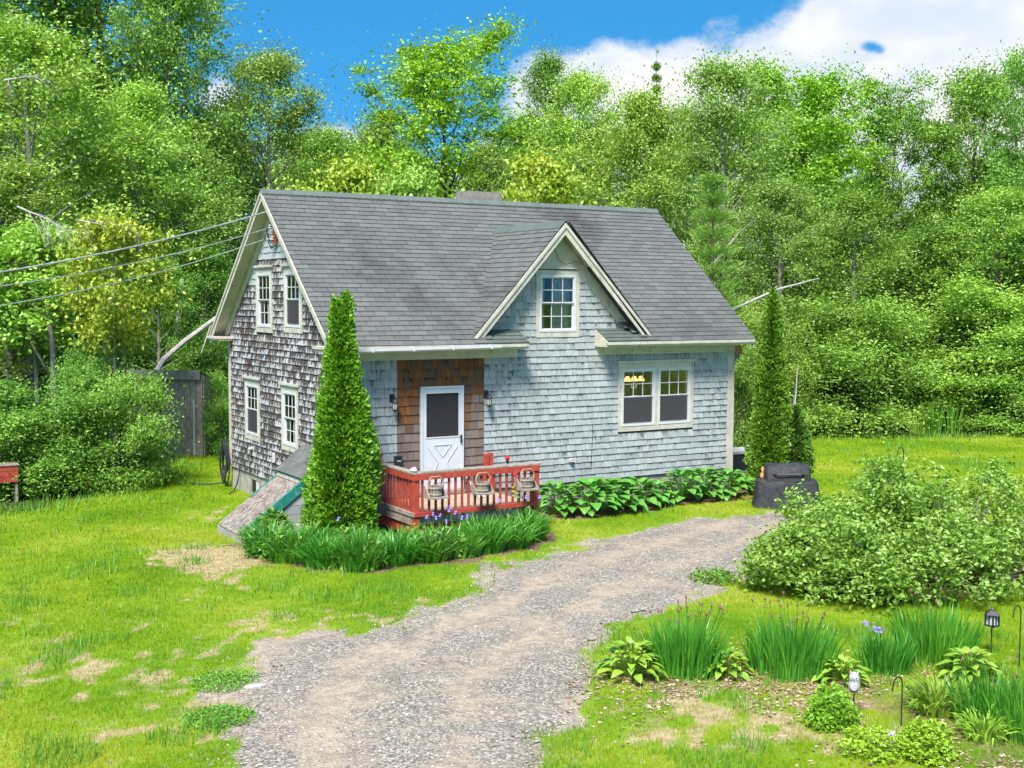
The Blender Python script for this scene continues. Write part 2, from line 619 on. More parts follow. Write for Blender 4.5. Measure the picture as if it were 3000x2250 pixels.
def mat_leaf(name, cols, trans=0.35, nscale=0.7, hue=0.012, gloss=0.03):
    m, nt, out = newmat(name)
    r = node(nt, 'ShaderNodeNewGeometry').outputs['Random Per Island']
    orr = node(nt, 'ShaderNodeObjectInfo').outputs['Random']
    p = pos(nt)
    n = noise(nt, p, nscale, 3, 0.6)
    f = mth(nt, 'ADD', mth(nt, 'MULTIPLY', r, 0.5), mth(nt, 'MULTIPLY', mrange(nt, n, 0.3, 0.7, 0, 1, False), 0.5))
    k = len(cols)
    c = ramp(nt, f, [(i / (k - 1), cols[i]) for i in range(k)])
    h = node(nt, 'ShaderNodeHueSaturation', {'Color': c})
    setin(nt, h.inputs['Hue'], mrange(nt, orr, 0, 1, 0.5 - hue, 0.5 + hue, False))
    setin(nt, h.inputs['Value'], mrange(nt, mth(nt, 'FRACT', mth(nt, 'MULTIPLY', orr, 7.3)), 0, 1, 0.88, 1.14, False))
    c = h.outputs[0]
    d = node(nt, 'ShaderNodeBsdfDiffuse', {'Color': c})
    t = node(nt, 'ShaderNodeBsdfTranslucent', {'Color': mix(nt, 1.0, c, (1.0, 1.0, 0.45), 'MULTIPLY')})
    ms = node(nt, 'ShaderNodeMixShader', {0: trans, 1: d.outputs[0], 2: t.outputs[0]})
    g = node(nt, 'ShaderNodeBsdfGlossy', {'Color': (0.9, 0.95, 0.9), 'Roughness': 0.42})
    m2 = node(nt, 'ShaderNodeMixShader', {0: gloss, 1: ms.outputs[0], 2: g.outputs[0]})
    nt.links.new(m2.outputs[0], out.inputs[0])
    return m


M['lf_mid'] = mat_leaf('leaf_mid_green', [(0.073, 0.18, 0.022), (0.184, 0.36, 0.045), (0.329, 0.53, 0.085)])
M['lf_light'] = mat_leaf('leaf_light_green', [(0.125, 0.27, 0.032), (0.281, 0.466, 0.06), (0.455, 0.636, 0.14)])
M['lf_bright'] = mat_leaf('leaf_bright_green', [(0.11, 0.25, 0.012), (0.23, 0.42, 0.022), (0.40, 0.56, 0.045)])
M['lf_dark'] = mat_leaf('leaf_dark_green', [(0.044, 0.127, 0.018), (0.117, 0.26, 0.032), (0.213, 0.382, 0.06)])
M['lf_olive'] = mat_leaf('leaf_olive_green', [(0.117, 0.201, 0.032), (0.242, 0.366, 0.065), (0.387, 0.514, 0.13)])
M['lf_yellow'] = mat_leaf('leaf_yellow_green', [(0.16, 0.28, 0.018), (0.34, 0.48, 0.04), (0.54, 0.55, 0.09)])
M['lf_pine'] = mat_leaf('pine_needle', [(0.10, 0.22, 0.035), (0.21, 0.38, 0.06), (0.34, 0.51, 0.10)])
M['lf_shrub'] = mat_leaf('leaf_lime_shrub', [(0.095, 0.24, 0.022), (0.24, 0.42, 0.05), (0.42, 0.56, 0.13)], 0.35, 2.2, 0.0, 0.04)
M['lf_arb'] = mat_leaf('cedar_spray', [(0.030, 0.10, 0.006), (0.11, 0.26, 0.012), (0.25, 0.44, 0.03)], 0.15, 9.0, 0.004)
M['lf_arbrown'] = mat_leaf('cedar_spray_browned', [(0.05, 0.05, 0.012), (0.07, 0.17, 0.015), (0.13, 0.27, 0.02)], 0.15, 4.0, 0.004)
M['lf_arb2'] = mat_leaf('cedar_spray_dull', [(0.035, 0.08, 0.008), (0.10, 0.21, 0.014), (0.20, 0.34, 0.03)], 0.15, 9.0, 0.004)
M['lf_hosta'] = mat_leaf('hosta_leaf', [(0.045, 0.18, 0.018), (0.09, 0.28, 0.03), (0.17, 0.40, 0.055)], 0.2, 6.0, 0.012, 0.08)
M['lf_hostay'] = mat_leaf('yellow_hosta_leaf', [(0.117, 0.27, 0.018), (0.216, 0.378, 0.027), (0.324, 0.45, 0.054)], 0.25, 6.0, 0.014, 0.08)
M['lf_iris'] = mat_leaf('iris_blade', [(0.022, 0.125, 0.008), (0.06, 0.24, 0.015), (0.14, 0.37, 0.035)], 0.25, 3.0, 0.008, 0.05)
M['lf_lily'] = mat_leaf('daylily_blade', [(0.108, 0.27, 0.018), (0.198, 0.378, 0.036), (0.324, 0.468, 0.09)], 0.25, 3.0)
M['lf_lime'] = mat_leaf('lime_leaf', [(0.162, 0.342, 0.018), (0.261, 0.45, 0.027), (0.36, 0.54, 0.045)], 0.3, 3.0)
M['lf_weed'] = mat_leaf('weed_leaf', [(0.063, 0.198, 0.018), (0.126, 0.288, 0.027), (0.216, 0.378, 0.054)], 0.25, 3.0)


def mat_grass():
    m, nt, out = newmat('grass_blade')
    p = pos(nt)
    r = node(nt, 'ShaderNodeNewGeometry').outputs['Random Per Island']
    n1 = noise(nt, p, 0.35, 4, 0.6)
    n2 = noise(nt, p, 2.4, 5, 0.7)
    f = mth(nt, 'ADD', mth(nt, 'MULTIPLY', mrange(nt, n1, 0.38, 0.62, 0, 1, False), 0.38), mth(nt, 'MULTIPLY', mrange(nt, n2, 0.32, 0.68, 0, 1, False), 0.32))
    f = mth(nt, 'ADD', f, mth(nt, 'MULTIPLY', r, 0.32))
    c = ramp(nt, f, [(0.0, (0.060, 0.165, 0.005)), (0.35, (0.165, 0.275, 0.007)), (0.7, (0.30, 0.345, 0.012)), (1.0, (0.42, 0.375, 0.05))])
    d = node(nt, 'ShaderNodeBsdfDiffuse', {'Color': c})
    t = node(nt, 'ShaderNodeBsdfTranslucent', {'Color': c})
    ms = node(nt, 'ShaderNodeMixShader', {0: 0.3, 1: d.outputs[0], 2: t.outputs[0]})
    nt.links.new(ms.outputs[0], out.inputs[0])
    return m


M['grass'] = mat_grass()


def drive_colour(nt, p, trk):
    vo = node(nt, 'ShaderNodeTexVoronoi', {'Scale': 38.0})
    nt.links.new(p, vo.inputs['Vector'])
    vr = node(nt, 'ShaderNodeSeparateXYZ', {0: vo.outputs['Color']}).outputs[0]
    n1 = noise(nt, p, 0.8, 4, 0.6)
    n2 = noise(nt, p, 9.0, 4, 0.7)
    stones = ramp(nt, vr, [(0.0, (0.092, 0.083, 0.071)), (0.45, (0.195, 0.173, 0.146)), (0.8, (0.285, 0.257, 0.218)), (1.0, (0.41, 0.378, 0.332))])
    dust = mix(nt, mrange(nt, n2, 0.35, 0.65), (0.265, 0.215, 0.16), (0.375, 0.31, 0.236))
    n5 = noise(nt, p, 3.5, 4, 0.7)
    f = mth(nt, 'ADD', mth(nt, 'MULTIPLY', n1, 0.6), mth(nt, 'MULTIPLY', n5, 0.4))
    if trk is not None:
        f = mth(nt, 'ADD', f, mth(nt, 'MULTIPLY', mth(nt, 'SUBTRACT', trk, 0.45), 0.16))
    c = mix(nt, mrange(nt, f, 0.40, 0.60, 0.05, 0.9), stones, dust)
    n4 = noise(nt, p, 2.6, 6, 0.75)
    c = mix(nt, mrange(nt, n4, 0.48, 0.66, 0, 0.6), c, (0.15, 0.134, 0.115))
    h = mth(nt, 'ADD', mth(nt, 'MULTIPLY', vo.outputs['Distance'], -1.0), mth(nt, 'MULTIPLY', n2, 0.8))
    return c, h


def mat_drive():
    m, nt, out = newmat('driveway_gravel')
    c, h = drive_colour(nt, pos(nt), node(nt, 'ShaderNodeAttribute', attribute_name='track').outputs['Fac'])
    bsdf(nt, out, c, 0.95, h, 0.7, 0.02, 0.05)
    return m


M['drive'] = mat_drive()


def mat_ground():
    m, nt, out = newmat('ground_cover')
    p = pos(nt)

    def att(n):
        return node(nt, 'ShaderNodeAttribute', attribute_name=n).outputs['Fac']
    n1 = noise(nt, p, 0.35, 4, 0.6)
    n2 = noise(nt, p, 6.0, 4, 0.65)
    n3 = noise(nt, p, 30.0, 3, 0.7)
    f = mth(nt, 'ADD', mth(nt, 'MULTIPLY', mrange(nt, n1, 0.38, 0.62, 0, 1, False), 0.6), mth(nt, 'MULTIPLY', mrange(nt, n2, 0.3, 0.7, 0, 1, False), 0.4))
    lawn = ramp(nt, f, [(0.0, (0.062, 0.15, 0.011)), (0.5, (0.132, 0.238, 0.013)), (1.0, (0.264, 0.299, 0.044))])
    straw = mix(nt, mrange(nt, n2, 0.35, 0.65), (0.26, 0.205, 0.10), (0.38, 0.31, 0.175))
    c = mix(nt, mrange(nt, mth(nt, 'ADD', att('bare'), mth(nt, 'MULTIPLY', mth(nt, 'SUBTRACT', n3, 0.5), 0.7)), 0.3, 0.7), lawn, straw)
    grav = drive_colour(nt, p, None)[0]
    c = mix(nt, mrange(nt, mth(nt, 'ADD', att('gravel'), mth(nt, 'MULTIPLY', mth(nt, 'SUBTRACT', n3, 0.5), 0.6)), 0.35, 0.65), c, grav)
    mul = mix(nt, mrange(nt, n3, 0.4, 0.65), (0.10, 0.065, 0.04), (0.28, 0.19, 0.13))
    c = mix(nt, mrange(nt, mth(nt, 'ADD', att('bed'), mth(nt, 'MULTIPLY', mth(nt, 'SUBTRACT', n2, 0.5), 0.6)), 0.35, 0.65), c, mul)
    fl = mix(nt, mrange(nt, n2, 0.4, 0.62), (0.035, 0.03, 0.016), (0.04, 0.085, 0.016))
    c = mix(nt, mrange(nt, att('wood'), 0.3, 0.7), c, fl)
    bsdf(nt, out, c, 0.95, n3, 0.6, 0.03, 0.05)
    return m


M['ground'] = mat_ground()


def mat_pebble():
    m, nt, out = newmat('pebble')
    r = node(nt, 'ShaderNodeNewGeometry').outputs['Random Per Island']
    c = ramp(nt, r, [(0.0, (0.13, 0.12, 0.115)), (0.35, (0.21, 0.187, 0.158)), (0.7, (0.32, 0.284, 0.237)), (0.93, (0.36, 0.31, 0.255)), (1.0, (0.50, 0.48, 0.455))])
    bsdf(nt, out, c, 0.9, None, spec=0.15)
    return m


M['pebble'] = mat_pebble()


def mat_water():
    m, nt, out = newmat('pond_water')
    p = pos(nt)
    n = noise(nt, p, 3.0, 2)
    bsdf(nt, out, (0.010, 0.014, 0.008), 0.08, n, 0.05, 0.02, 0.5)
    return m


M['water'] = mat_water()

# ---------------------------------------------------------------- ground
drive_px = [(694, 2250), (712, 2079), (735, 1999), (800, 1925), (970, 1872), (1130, 1846), (1240, 1800), (1352, 1768), (1446, 1717),
            (1500, 1684), (1581, 1647), (1726, 1602), (1907, 1562), (2042, 1534), (2169, 1514), (2277, 1512), (2330, 1530), (2330, 1575), (2240, 1635),
            (2146, 1675), (2079, 1702), (1997, 1733), (1907, 1770), (1843, 1815), (1771, 1855), (1726, 1896), (1681, 1946), (1650, 1985), (1620, 2080), (1600, 2250)]
DRIVE = [tuple(ground_at(u, v)[:2]) for u, v in drive_px]
DRIVE = [(-8.2, -24.0), (-7.2, -16.0)] + DRIVE + [(-3.9, -15.0), (-4.4, -24.0)]
WOODLINE = [(-60, -6), (-14, 2.0), (-8.0, 4.2), (-4.6, 5.4), (-2.6, 6.6), (-0.8, 8.6), (0.6, 12.6), (4.0, 15.0), (9.0, 14.0), (14.0, 10.2),
            (18.4, 7.0), (22.2, 5.3), (26.2, 4.2), (40.0, 0.5), (90, -12)]
BED = [(-2.15, 0.2), (-2.1, -0.8), (-1.9, -2.2), (-1.45, -3.4), (-0.6, -3.75), (0.8, -3.65), (2.2, -3.3), (3.1, -2.9), (3.6, -1.9), (3.4, -0.1), (0, 0), (0, 0.5)]
BED2 = [(4.0, -0.1), (4.1, -0.9), (5.0, -1.35), (6.6, -1.15), (8.2, -0.9), (9.6, -1.1), (10.4, -1.2), (11.0, -0.5), (10.5, 0.1)]
BED3 = [tuple(ground_at(u, v)[:2]) for u, v in ((1800, 2000), (1950, 2040), (2300, 2060), (2520, 2090), (2700, 2140), (2900, 2250), (3300, 2350), (3300, 2120), (2900, 2040), (2500, 1975), (2200, 1955), (1900, 1960))]
SHRUB_C = (6.6, -8.0)


def gz(x, y):
    x = np.asarray(x, float)
    y = np.asarray(y, float)
    z = (fbm(x, y, 0.25, 5) - 0.5) * 0.10 + (fbm(x, y, 1.5, 9) - 0.5) * 0.03
    z = z - 0.10 * np.exp(-(((x + 2.0) / 1.4) ** 2 + ((y - 1.3) / 1.6) ** 2))
    far = np.clip((np.hypot(x + 2, y + 2) - 45) / 120, 0, 1)
    return z + far * 3.0 * fbm(x, y, 0.02, 3)


def smooth(a, lo, hi):
    t = np.clip((a - lo) / (hi - lo), 0, 1)
    return t * t * (3 - 2 * t)


def masks(x, y):
    x = np.asarray(x, float)
    y = np.asarray(y, float)
    jit = (fbm(x, y, 1.6, 21) - 0.5)
    dd = edgedist(x, y, DRIVE) * np.where(inpoly(x, y, DRIVE), 1, -1)
    gravel = smooth(dd + jit * 1.3 + (fbm(x, y, 5.0, 23) - 0.5) * 0.5, -0.50, 0.12)
    wy = np.interp(x, [p[0] for p in WOODLINE], [p[1] for p in WOODLINE])
    wood = smooth(y - wy + jit * 1.2, -0.2, 0.5)
    bed = np.zeros(x.shape)
    for b, k in ((BED, 1.0), (BED2, 1.0), (BED3, 0.5)):
        bd = edgedist(x, y, b) * np.where(inpoly(x, y, b), 1, -1)
        bed = np.maximum(bed, k * smooth(bd + jit * 0.6 + (fbm(x, y, 5, 91) - 0.5) * 0.5, -0.1, 0.2))
    sh = smooth(0.92 - np.hypot((x - SHRUB_C[0]) / 2.9, (y - SHRUB_C[1]) / 1.8), 0, 0.2)
    bed = np.maximum(bed, sh * 0.7)
    p = 0.15 * np.ones(x.shape)
    for cx, cy, sx_, sy_, k in ((-2.8, -0.9, 0.85, 1.1, 1.3), (-3.0, -2.6, 0.8, 1.0, 0.25), (-5.3, -5.5, 1.8, 2.4, 0.20), (-5.4, -8.0, 1.6, 1.6, 0.20), (-3.2, -5.8, 1.3, 1.0, 0.20), (-3.4, -2.6, 1.2, 1.4, 0.12), (-0.6, -11.2, 1.6, 1.1, 0.30),
                               (0.6, -12.2, 1.4, 1.0, 0.25), (1.6, -13.6, 1.2, 1.0, 0.35), (3.6, -11.9, 1.3, 0.8, 0.2), (3.2, -3.7, 1.0, 0.4, 0.22), (-1.4, 3.0, 0.6, 0.8, 0.30), (-0.6, -6.4, 1.5, 0.5, 0.15), (6.5, -9.9, 3, 0.8, 0.1)):
        p = p + k * np.exp(-(((x - cx) / sx_) ** 2 + ((y - cy) / sy_) ** 2))
    bare = smooth(p + (fbm(x, y, 1.1, 33, 4) - 0.5) * 0.7 + (fbm(x, y, 6.0, 37, 3) - 0.5) * 1.0, 0.25, 0.85)
    return gravel, wood, bed, bare


def axis(lo, hi, step, far):
    a = list(np.arange(lo, hi + 1e-6, step))
    s = step
    while a[-1] < far:
        s *= 1.25
        a.append(a[-1] + s)
    s = step
    while a[0] > -far:
        s *= 1.25
        a.insert(0, a[0] - s)
    return np.array(a)


gx = axis(-13, 28, 0.2, 900)
gy = axis(-19, 18, 0.2, 900)
XX, YY = np.meshgrid(gx, gy)
ZZ = gz(XX, YY)
nx, ny = len(gx), len(gy)
idx = np.arange(nx * ny).reshape(ny, nx)
F = np.stack([idx[:-1, :-1], idx[:-1, 1:], idx[1:, 1:], idx[1:, :-1]], -1).reshape(-1, 4)
gme = fastmesh('ground', np.stack([XX, YY, ZZ], -1).reshape(-1, 3), F, smooth=True)
ground = link('ground', gme, M['ground'])
tag(ground, kind='structure')
mk = masks(XX.ravel(), YY.ravel())
for nm, a in zip(('gravel', 'wood', 'bed', 'bare'), mk):
    at = gme.attributes.new(nm, 'FLOAT', 'POINT')
    at.data.foreach_set('value', a.astype(np.float32))

# driveway sheet: the gravel lies a little proud of the soil
rng = np.random.default_rng(4)
xs = np.arange(-9, 11, 0.12)
ys = np.arange(-24, -1.5, 0.12)
DX, DY = np.meshgrid(xs, ys)
dd = edgedist(DX, DY, DRIVE) * np.where(inpoly(DX, DY, DRIVE), 1, -1) + (fbm(DX, DY, 1.6, 21) - 0.5) * 0.7 + (fbm(DX, DY, 6, 22) - 0.5) * 0.25
DZ = gz(DX, DY) + np.clip(dd + 0.02, -0.2, 0.25) * 0.16
n2x, n2y = len(xs), len(ys)
idx = np.arange(n2x * n2y).reshape(n2y, n2x)
keep = (dd[:-1, :-1] > -0.15) & (dd[1:, 1:] > -0.15) & (dd[1:, :-1] > -0.15) & (dd[:-1, 1:] > -0.15)
F = np.stack([idx[:-1, :-1], idx[:-1, 1:], idx[1:, 1:], idx[1:, :-1]], -1)[keep]
used = np.unique(F)
remap = -np.ones(n2x * n2y, int)
remap[used] = np.arange(len(used))
dme = fastmesh('driveway', np.stack([DX, DY, DZ], -1).reshape(-1, 3)[used], remap[F], smooth=True)
tag(link('driveway', dme, M['drive']), kind='structure')
nl = 2 + drive_px.index((2277, 1512))
el_, er_ = edgedist(DX, DY, DRIVE[:nl + 1], False), edgedist(DX, DY, DRIVE[nl + 1:], False)
tt = el_ / (el_ + er_ + 1e-6)
trk = np.exp(-((tt - 0.27) / 0.09) ** 2) + np.exp(-((tt - 0.70) / 0.09) ** 2)
at = dme.attributes.new('track', 'FLOAT', 'POINT')
at.data.foreach_set('value', trk.ravel()[used].astype(np.float32))


def pebbles(n, lo, hi, seed):
    r = np.random.default_rng(seed)
    X = r.uniform(-8, 10.5, n * 3)
    Y = r.uniform(-17, -2, n * 3)
    d = edgedist(X, Y, DRIVE) * np.where(inpoly(X, Y, DRIVE), 1, -1)
    pr = np.where(d > 0, 0.25 + 0.75 * (fbm(X, Y, 0.8, 51) > 0.48), np.exp(d * 3))
    dep = (X - CAM[0]) * FW[0] + (Y - CAM[1]) * FW[1]
    k = (r.random(len(X)) < pr * np.clip(14 / dep, 0.3, 1)) & (dep > 5)
    X, Y, d = X[k][:n], Y[k][:n], d[k][:n]
    m = len(X)
    s = lo * (hi / lo) ** (r.random(m) ** 2.2)
    base = np.array([[1, 0, 0], [-1, 0, 0], [0, 1, 0], [0, -1, 0], [0, 0, 1], [0, 0, -1]], float)
    V = base[None] * s[:, None, None] * r.uniform(0.55, 1.2, (m, 6, 1)) * np.array([1, 1, 0.6])
    a = r.uniform(0, 6.28, m)
    c, q = np.cos(a)[:, None], np.sin(a)[:, None]
    V = np.stack([V[..., 0] * c - V[..., 1] * q, V[..., 0] * q + V[..., 1] * c, V[..., 2]], -1)
    Z = gz(X, Y) + np.clip(d + 0.02, 0, 0.25) * 0.16
    V = V + np.stack([X, Y, Z + s * 0.15], -1)[:, None, :]
    f = np.array([[0, 2, 4], [2, 1, 4], [1, 3, 4], [3, 0, 4], [2, 0, 5], [1, 2, 5], [3, 1, 5], [0, 3, 5]])
    Fp = (f[None] + 6 * np.arange(m)[:, None, None]).reshape(-1, 3)
    return fastmesh('gravel', V.reshape(-1, 3), Fp)


tag(link('gravel', pebbles(34000, 0.007, 0.026, 8), M['pebble']), 'loose grey stones scattered over the gravel driveway', 'gravel', kind='stuff')


def blades(name, n, seed, hmin, hmax, wid, dens, mat, label, cat, u0=-500, u1=3500, d0=8.0, d1=46.0, lean=0.6, over=1.9):
    r = np.random.default_rng(seed)
    m = int(n * over)
    dep = d0 * (d1 / d0) ** (r.random(m) ** 1.15)
    u = r.uniform(u0, u1, m)
    P = CAM[None, :2] + dep[:, None] * (FW[None, :2] + RT[None, :2] * ((u - 1500) / FPX)[:, None])
    X, Y = P[:, 0], P[:, 1]
    k = r.random(m) < dens(X, Y)
    k &= ~((X > -0.05) & (X < 9.85) & (Y > -0.02) & (Y < 6.5)) & ~((X > 0.6) & (X < 3.4) & (Y > -1.85) & (Y < 0)) & ~((X > -1.85) & (X < 0) & (Y > 0.2) & (Y < 1.56))
    X, Y, dep = X[k][:n], Y[k][:n], dep[k][:n]
    m = len(X)
    Z = gz(X, Y)
    s = np.clip(dep / 15, 0.75, 2.6)
    h = r.uniform(hmin, hmax, m) * (0.8 + 0.25 * s) * (0.7 + 0.6 * fbm(X, Y, 0.9, 61))
    w = wid * s * r.uniform(0.6, 1.3, m)
    a = r.uniform(0, 2 * math.pi, m)
    b = r.uniform(0, 2 * math.pi, m)
    ln = h * lean * r.random(m)
    V = np.zeros((m, 3, 3))
    V[:, 0] = np.stack([X - np.cos(a) * w, Y - np.sin(a) * w, Z - 0.005], -1)
    V[:, 1] = np.stack([X + np.cos(a) * w, Y + np.sin(a) * w, Z - 0.005], -1)
    V[:, 2] = np.stack([X + np.cos(b) * ln, Y + np.sin(b) * ln, Z + h], -1)
    o = link(name, fastmesh(name, V.reshape(-1, 3), np.arange(m * 3).reshape(-1, 3)), mat)
    return tag(o, label, cat, kind='stuff')


def d_lawn(x, y):
    g, w, b, ba = masks(x, y)
    return np.clip((1 - g) ** 1.3 * (1 - w) * (1 - b) * (1 - 0.93 * ba), 0.0, 1)


blades('grass', 430000, 12, 0.022, 0.058, 0.0042, d_lawn, M['grass'], 'short bright green lawn grass around the house and driveway', 'grass')


def d_rough(x, y):
    g, w, b, ba = masks(x, y)
    wy = np.interp(x, [p[0] for p in WOODLINE], [p[1] for p in WOODLINE])
    near = np.exp(-((y - wy) / 0.7) ** 2)
    tuft = smooth(fbm(x, y, 1.3, 71, 4), 0.60, 0.72) * (1 - g) * (1 - w) * (1 - b)
    ed = np.exp(-(edgedist(x, y, DRIVE) / 0.35) ** 2) * (1 - g) * 0.8 * (fbm(x, y, 0.7, 77) > 0.47)
    return np.clip(tuft + near + ed, 0, 1) * 0.6


blades('weeds', 60000, 15, 0.07, 0.17, 0.007, d_rough, M['lf_weed'], 'taller weedy tufts along the lawn edges and driveway', 'weeds', over=6)

def mat_chip(name, stops):
    m, nt, out = newmat(name)
    r = node(nt, 'ShaderNodeNewGeometry').outputs['Random Per Island']
    bsdf(nt, out, ramp(nt, r, stops), 0.9, None, spec=0.1)
    return m


M['straw'] = mat_chip('dry_grass', [(0.0, (0.22, 0.18, 0.08)), (0.5, (0.34, 0.28, 0.14)), (0.85, (0.42, 0.36, 0.21)), (1.0, (0.27, 0.32, 0.07))])
M['litter'] = mat_chip('dead_leaf', [(0.0, (0.13, 0.075, 0.045)), (0.5, (0.28, 0.18, 0.12)), (0.85, (0.42, 0.31, 0.23)), (1.0, (0.55, 0.47, 0.40))])


def d_dry(x, y):
    g, w, b, ba = masks(x, y)
    return np.clip(ba * 0.9 + 0.05, 0, 1) * (1 - g) * (1 - w) * (1 - b * 0.5) * 0.8


blades('dry_grass', 60000, 17, 0.012, 0.045, 0.0042, d_dry, M['straw'], 'dry straw coloured grass on the worn lawn patches', 'grass', d1=26.0, lean=1.6, over=6)
r = np.random.default_rng(18)
LX = r.uniform(-2.5, 5.0, 60000)
LY = r.uniform(-15.5, -9.0, 60000)
lb = edgedist(LX, LY, BED3) * np.where(inpoly(LX, LY, BED3), 1, -1)
k = r.random(60000) < np.where(lb > 0, 0.5, np.exp(lb * 2.2) * 0.5) * (fbm(LX, LY, 2.0, 41) > 0.42)
LX, LY = LX[k][:7000], LY[k][:7000]
n = len(LX)
a = r.uniform(0, 6.28, n)
sz = r.uniform(0.012, 0.035, n)
LZ = gz(LX, LY) + 0.012
V = np.empty((n, 4, 3))
for q, (e, f) in enumerate(((1, 0), (0, 0.55), (-1, 0), (0, -0.55))):
    V[:, q] = np.stack([LX + sz * (e * np.cos(a) - f * np.sin(a)), LY + sz * (e * np.sin(a) + f * np.cos(a)), LZ + r.uniform(-0.006, 0.014, n)], -1)
tag(link('leaf_litter', fastmesh('leaf_litter', V.reshape(-1, 3), np.arange(n * 4).reshape(-1, 4)), M['litter']), 'brown dead leaves and bark chips on the front bed', 'litter', kind='stuff')


# ---------------------------------------------------------------- the house
W, D, OV, GL, GR, ZE, ZR = 9.78, 6.413, 0.486, 0.32, 0.20, 3.546, 6.651
SL = (ZR - ZE) / (D / 2 + OV)
DPX, DPZ, DFY, DFL, DFR = 4.895, 6.0, -0.36, 2.64, 7.25
DSL = (DPZ - ZE) / (DPX - DFL)
DBK = (DPZ - ZE) / SL - OV            # where the dormer ridge meets the main roof
rr = random.Random(11)
house = thing('shingled_house', (W / 2, D / 2, 0), 'old grey shingled house with steep roof, front gable dormer and cream trim', 'house')


def PF(a, b, d):                       # front wall: a along x, b up, d outward
    return (a, -d, b)


def PL(a, b, d):                       # left gable wall: a = y, b up, d outward
    return (-d, a, b)


def zroof(y):
    return ZE + (y + OV) * SL if y <= D / 2 else ZE + (D + OV - y) * SL


def zdorm(x):
    return DPZ - abs(x - DPX) * DSL


# openings as (a0, a1, b0, b1): the casing's outer edge
DW = (4.403, 5.484, 3.637, 5.032)
KW = (6.518, 8.595, 1.559, 3.052)
DOOR = (1.735, 2.69, 0.60, 2.707)
U1 = (3.427, 4.453, 3.685, 5.079)
U2 = (1.70, 2.73, 3.72, 5.079)
L1 = (4.281, 5.28, 1.265, 2.63)
L2 = (1.969, 2.93, 1.265, 2.63)


def hole(r, m=0.085):
    return [(r[0] + m, r[2] + m), (r[1] - m, r[2] + m), (r[1] - m, r[3] - m), (r[0] + m, r[3] - m)]


mb = MB()
xe = (ZE + OV * SL - 0.05)
xa, xb = DPX - (DPZ - 0.12 - xe) / DSL, DPX + (DPZ - 0.12 - xe) / DSL
mb.prism([(0, 0.54), (W, 0.54), (W, xe), (xb, xe), (DPX, DPZ - 0.12), (xa, xe), (0, xe)], [hole(DW), hole(KW)], PF, 0.0, -0.14)
wall_f = mb.build('front_wall', M['wallcore'], house)
mb = MB()
mb.prism([(0.14, 0.49), (D, 0.49), (D, ZE + OV * SL - 0.05), (D / 2, ZR - 0.1), (0.14, ZE + OV * SL + 0.06)], [hole(U1), hole(U2), hole(L1), hole(L2)], PL, 0.0, -0.14)
wall_l = mb.build('gable_wall', M['wallcore'], house)
mb = MB()
mb.prism([(0.14, 0.49), (D, 0.49), (D, ZE + OV * SL - 0.05), (D / 2, ZR - 0.1), (0.14, ZE + OV * SL + 0.06)], [], lambda a, b, d: (W + d, a, b), 0.0, -0.14)
mb.build('gable_wall', M['sh_front'], house)
mb = MB().box(0.14, W - 0.14, D - 0.14, D, 0.45, xe)
mb.build('rear_wall', M['sh_front'], house)
MB().box(0.02, W - 0.02, 0.02, D - 0.02, -0.4, 0.55).build('foundation', M['concrete'], house)
MB().box(0.15, W - 0.15, 0.15, D - 0.15, 0.552, 0.62).build('floor', M['inner'], house)
MB().box(0.15, W - 0.15, 0.15, D - 0.15, 3.25, 3.36).build('ceiling', M['inner'], house)
MB().box(0.16, W - 0.16, 3.4, 3.5, 0.63, 3.24).build('inner_partition', M['inner'], house)
MB().box(5.9, 6.0, 0.16, 3.39, 0.63, 3.24).build('inner_partition', M['inner'], house)
MB().box(3.9, 6.0, 1.6, 1.7, 3.37, 5.2).build('inner_partition', M['inner'], house)

# ---- wall shingles: unit piece with a thick butt, shared by all
UV_V = np.array([(-.5, 0, 0), (.5, 0, 0), (.5, -1, 0), (-.5, -1, 0), (-.5, 0, 1), (.5, 0, 1), (.5, -.3, 1), (-.5, -.3, 1)], float)
UV_F = np.array([(0, 3, 2, 1)[::-1], (4, 5, 6, 7), (3, 2, 6, 7), (2, 1, 5, 6), (1, 0, 4, 5), (0, 3, 7, 4)])
UV_F[0] = (0, 1, 2, 3)
uvq = np.array([(v[0] + .5, v[2]) for v in UV_V])[UV_F].reshape(-1, 2)


def shingle_mesh(mat):
    me = fastmesh('wall_shingle', UV_V, UV_F, uvq)
    me.materials.append(mat)
    return me


SHM = {}
pieces = []          # (wall, material, x, z, w, h, thickness)


def rowspans(z, h, lo, hi, rects):
    sp = [(lo, hi)]
    for a0, a1, b0, b1 in rects:
        if b0 < z + h * 0.6 and b1 > z + h * 0.35:
            ns = []
            for s0, s1 in sp:
                if a1 <= s0 or a0 >= s1:
                    ns.append((s0, s1))
                else:
                    if a0 - s0 > 0.03:
                        ns.append((s0, a0))
                    if s1 - a1 > 0.03:
                        ns.append((a1, s1))
            sp = ns
    return sp


def lay(wall, z0, z1, ex, bounds, rects, matf, wmin=0.075, wmax=0.21):
    n = max(1, round((z1 - z0) / ex))
    e = (z1 - z0) / n
    for k in range(n):
        z = z0 + k * e
        lo, hi = bounds(z + e * 0.5)
        if hi - lo < 0.05:
            continue
        for s0, s1 in rowspans(z, e, lo, hi, rects):
            x = s0
            while x < s1 - 1e-4:
                w = rr.uniform(wmin, wmax)
                if s1 - x - w < wmin:
                    w = s1 - x
                w = min(w, s1 - x)
                pieces.append((wall, matf(x + w / 2, z), x + w / 2, z + rr.uniform(-0.004, 0.004), w - rr.uniform(0.005, 0.010), e * 1.12, 0.028 + rr.uniform(-0.004, 0.006)))
                x += w


def bf(z):
    return (3.18, 9.60)


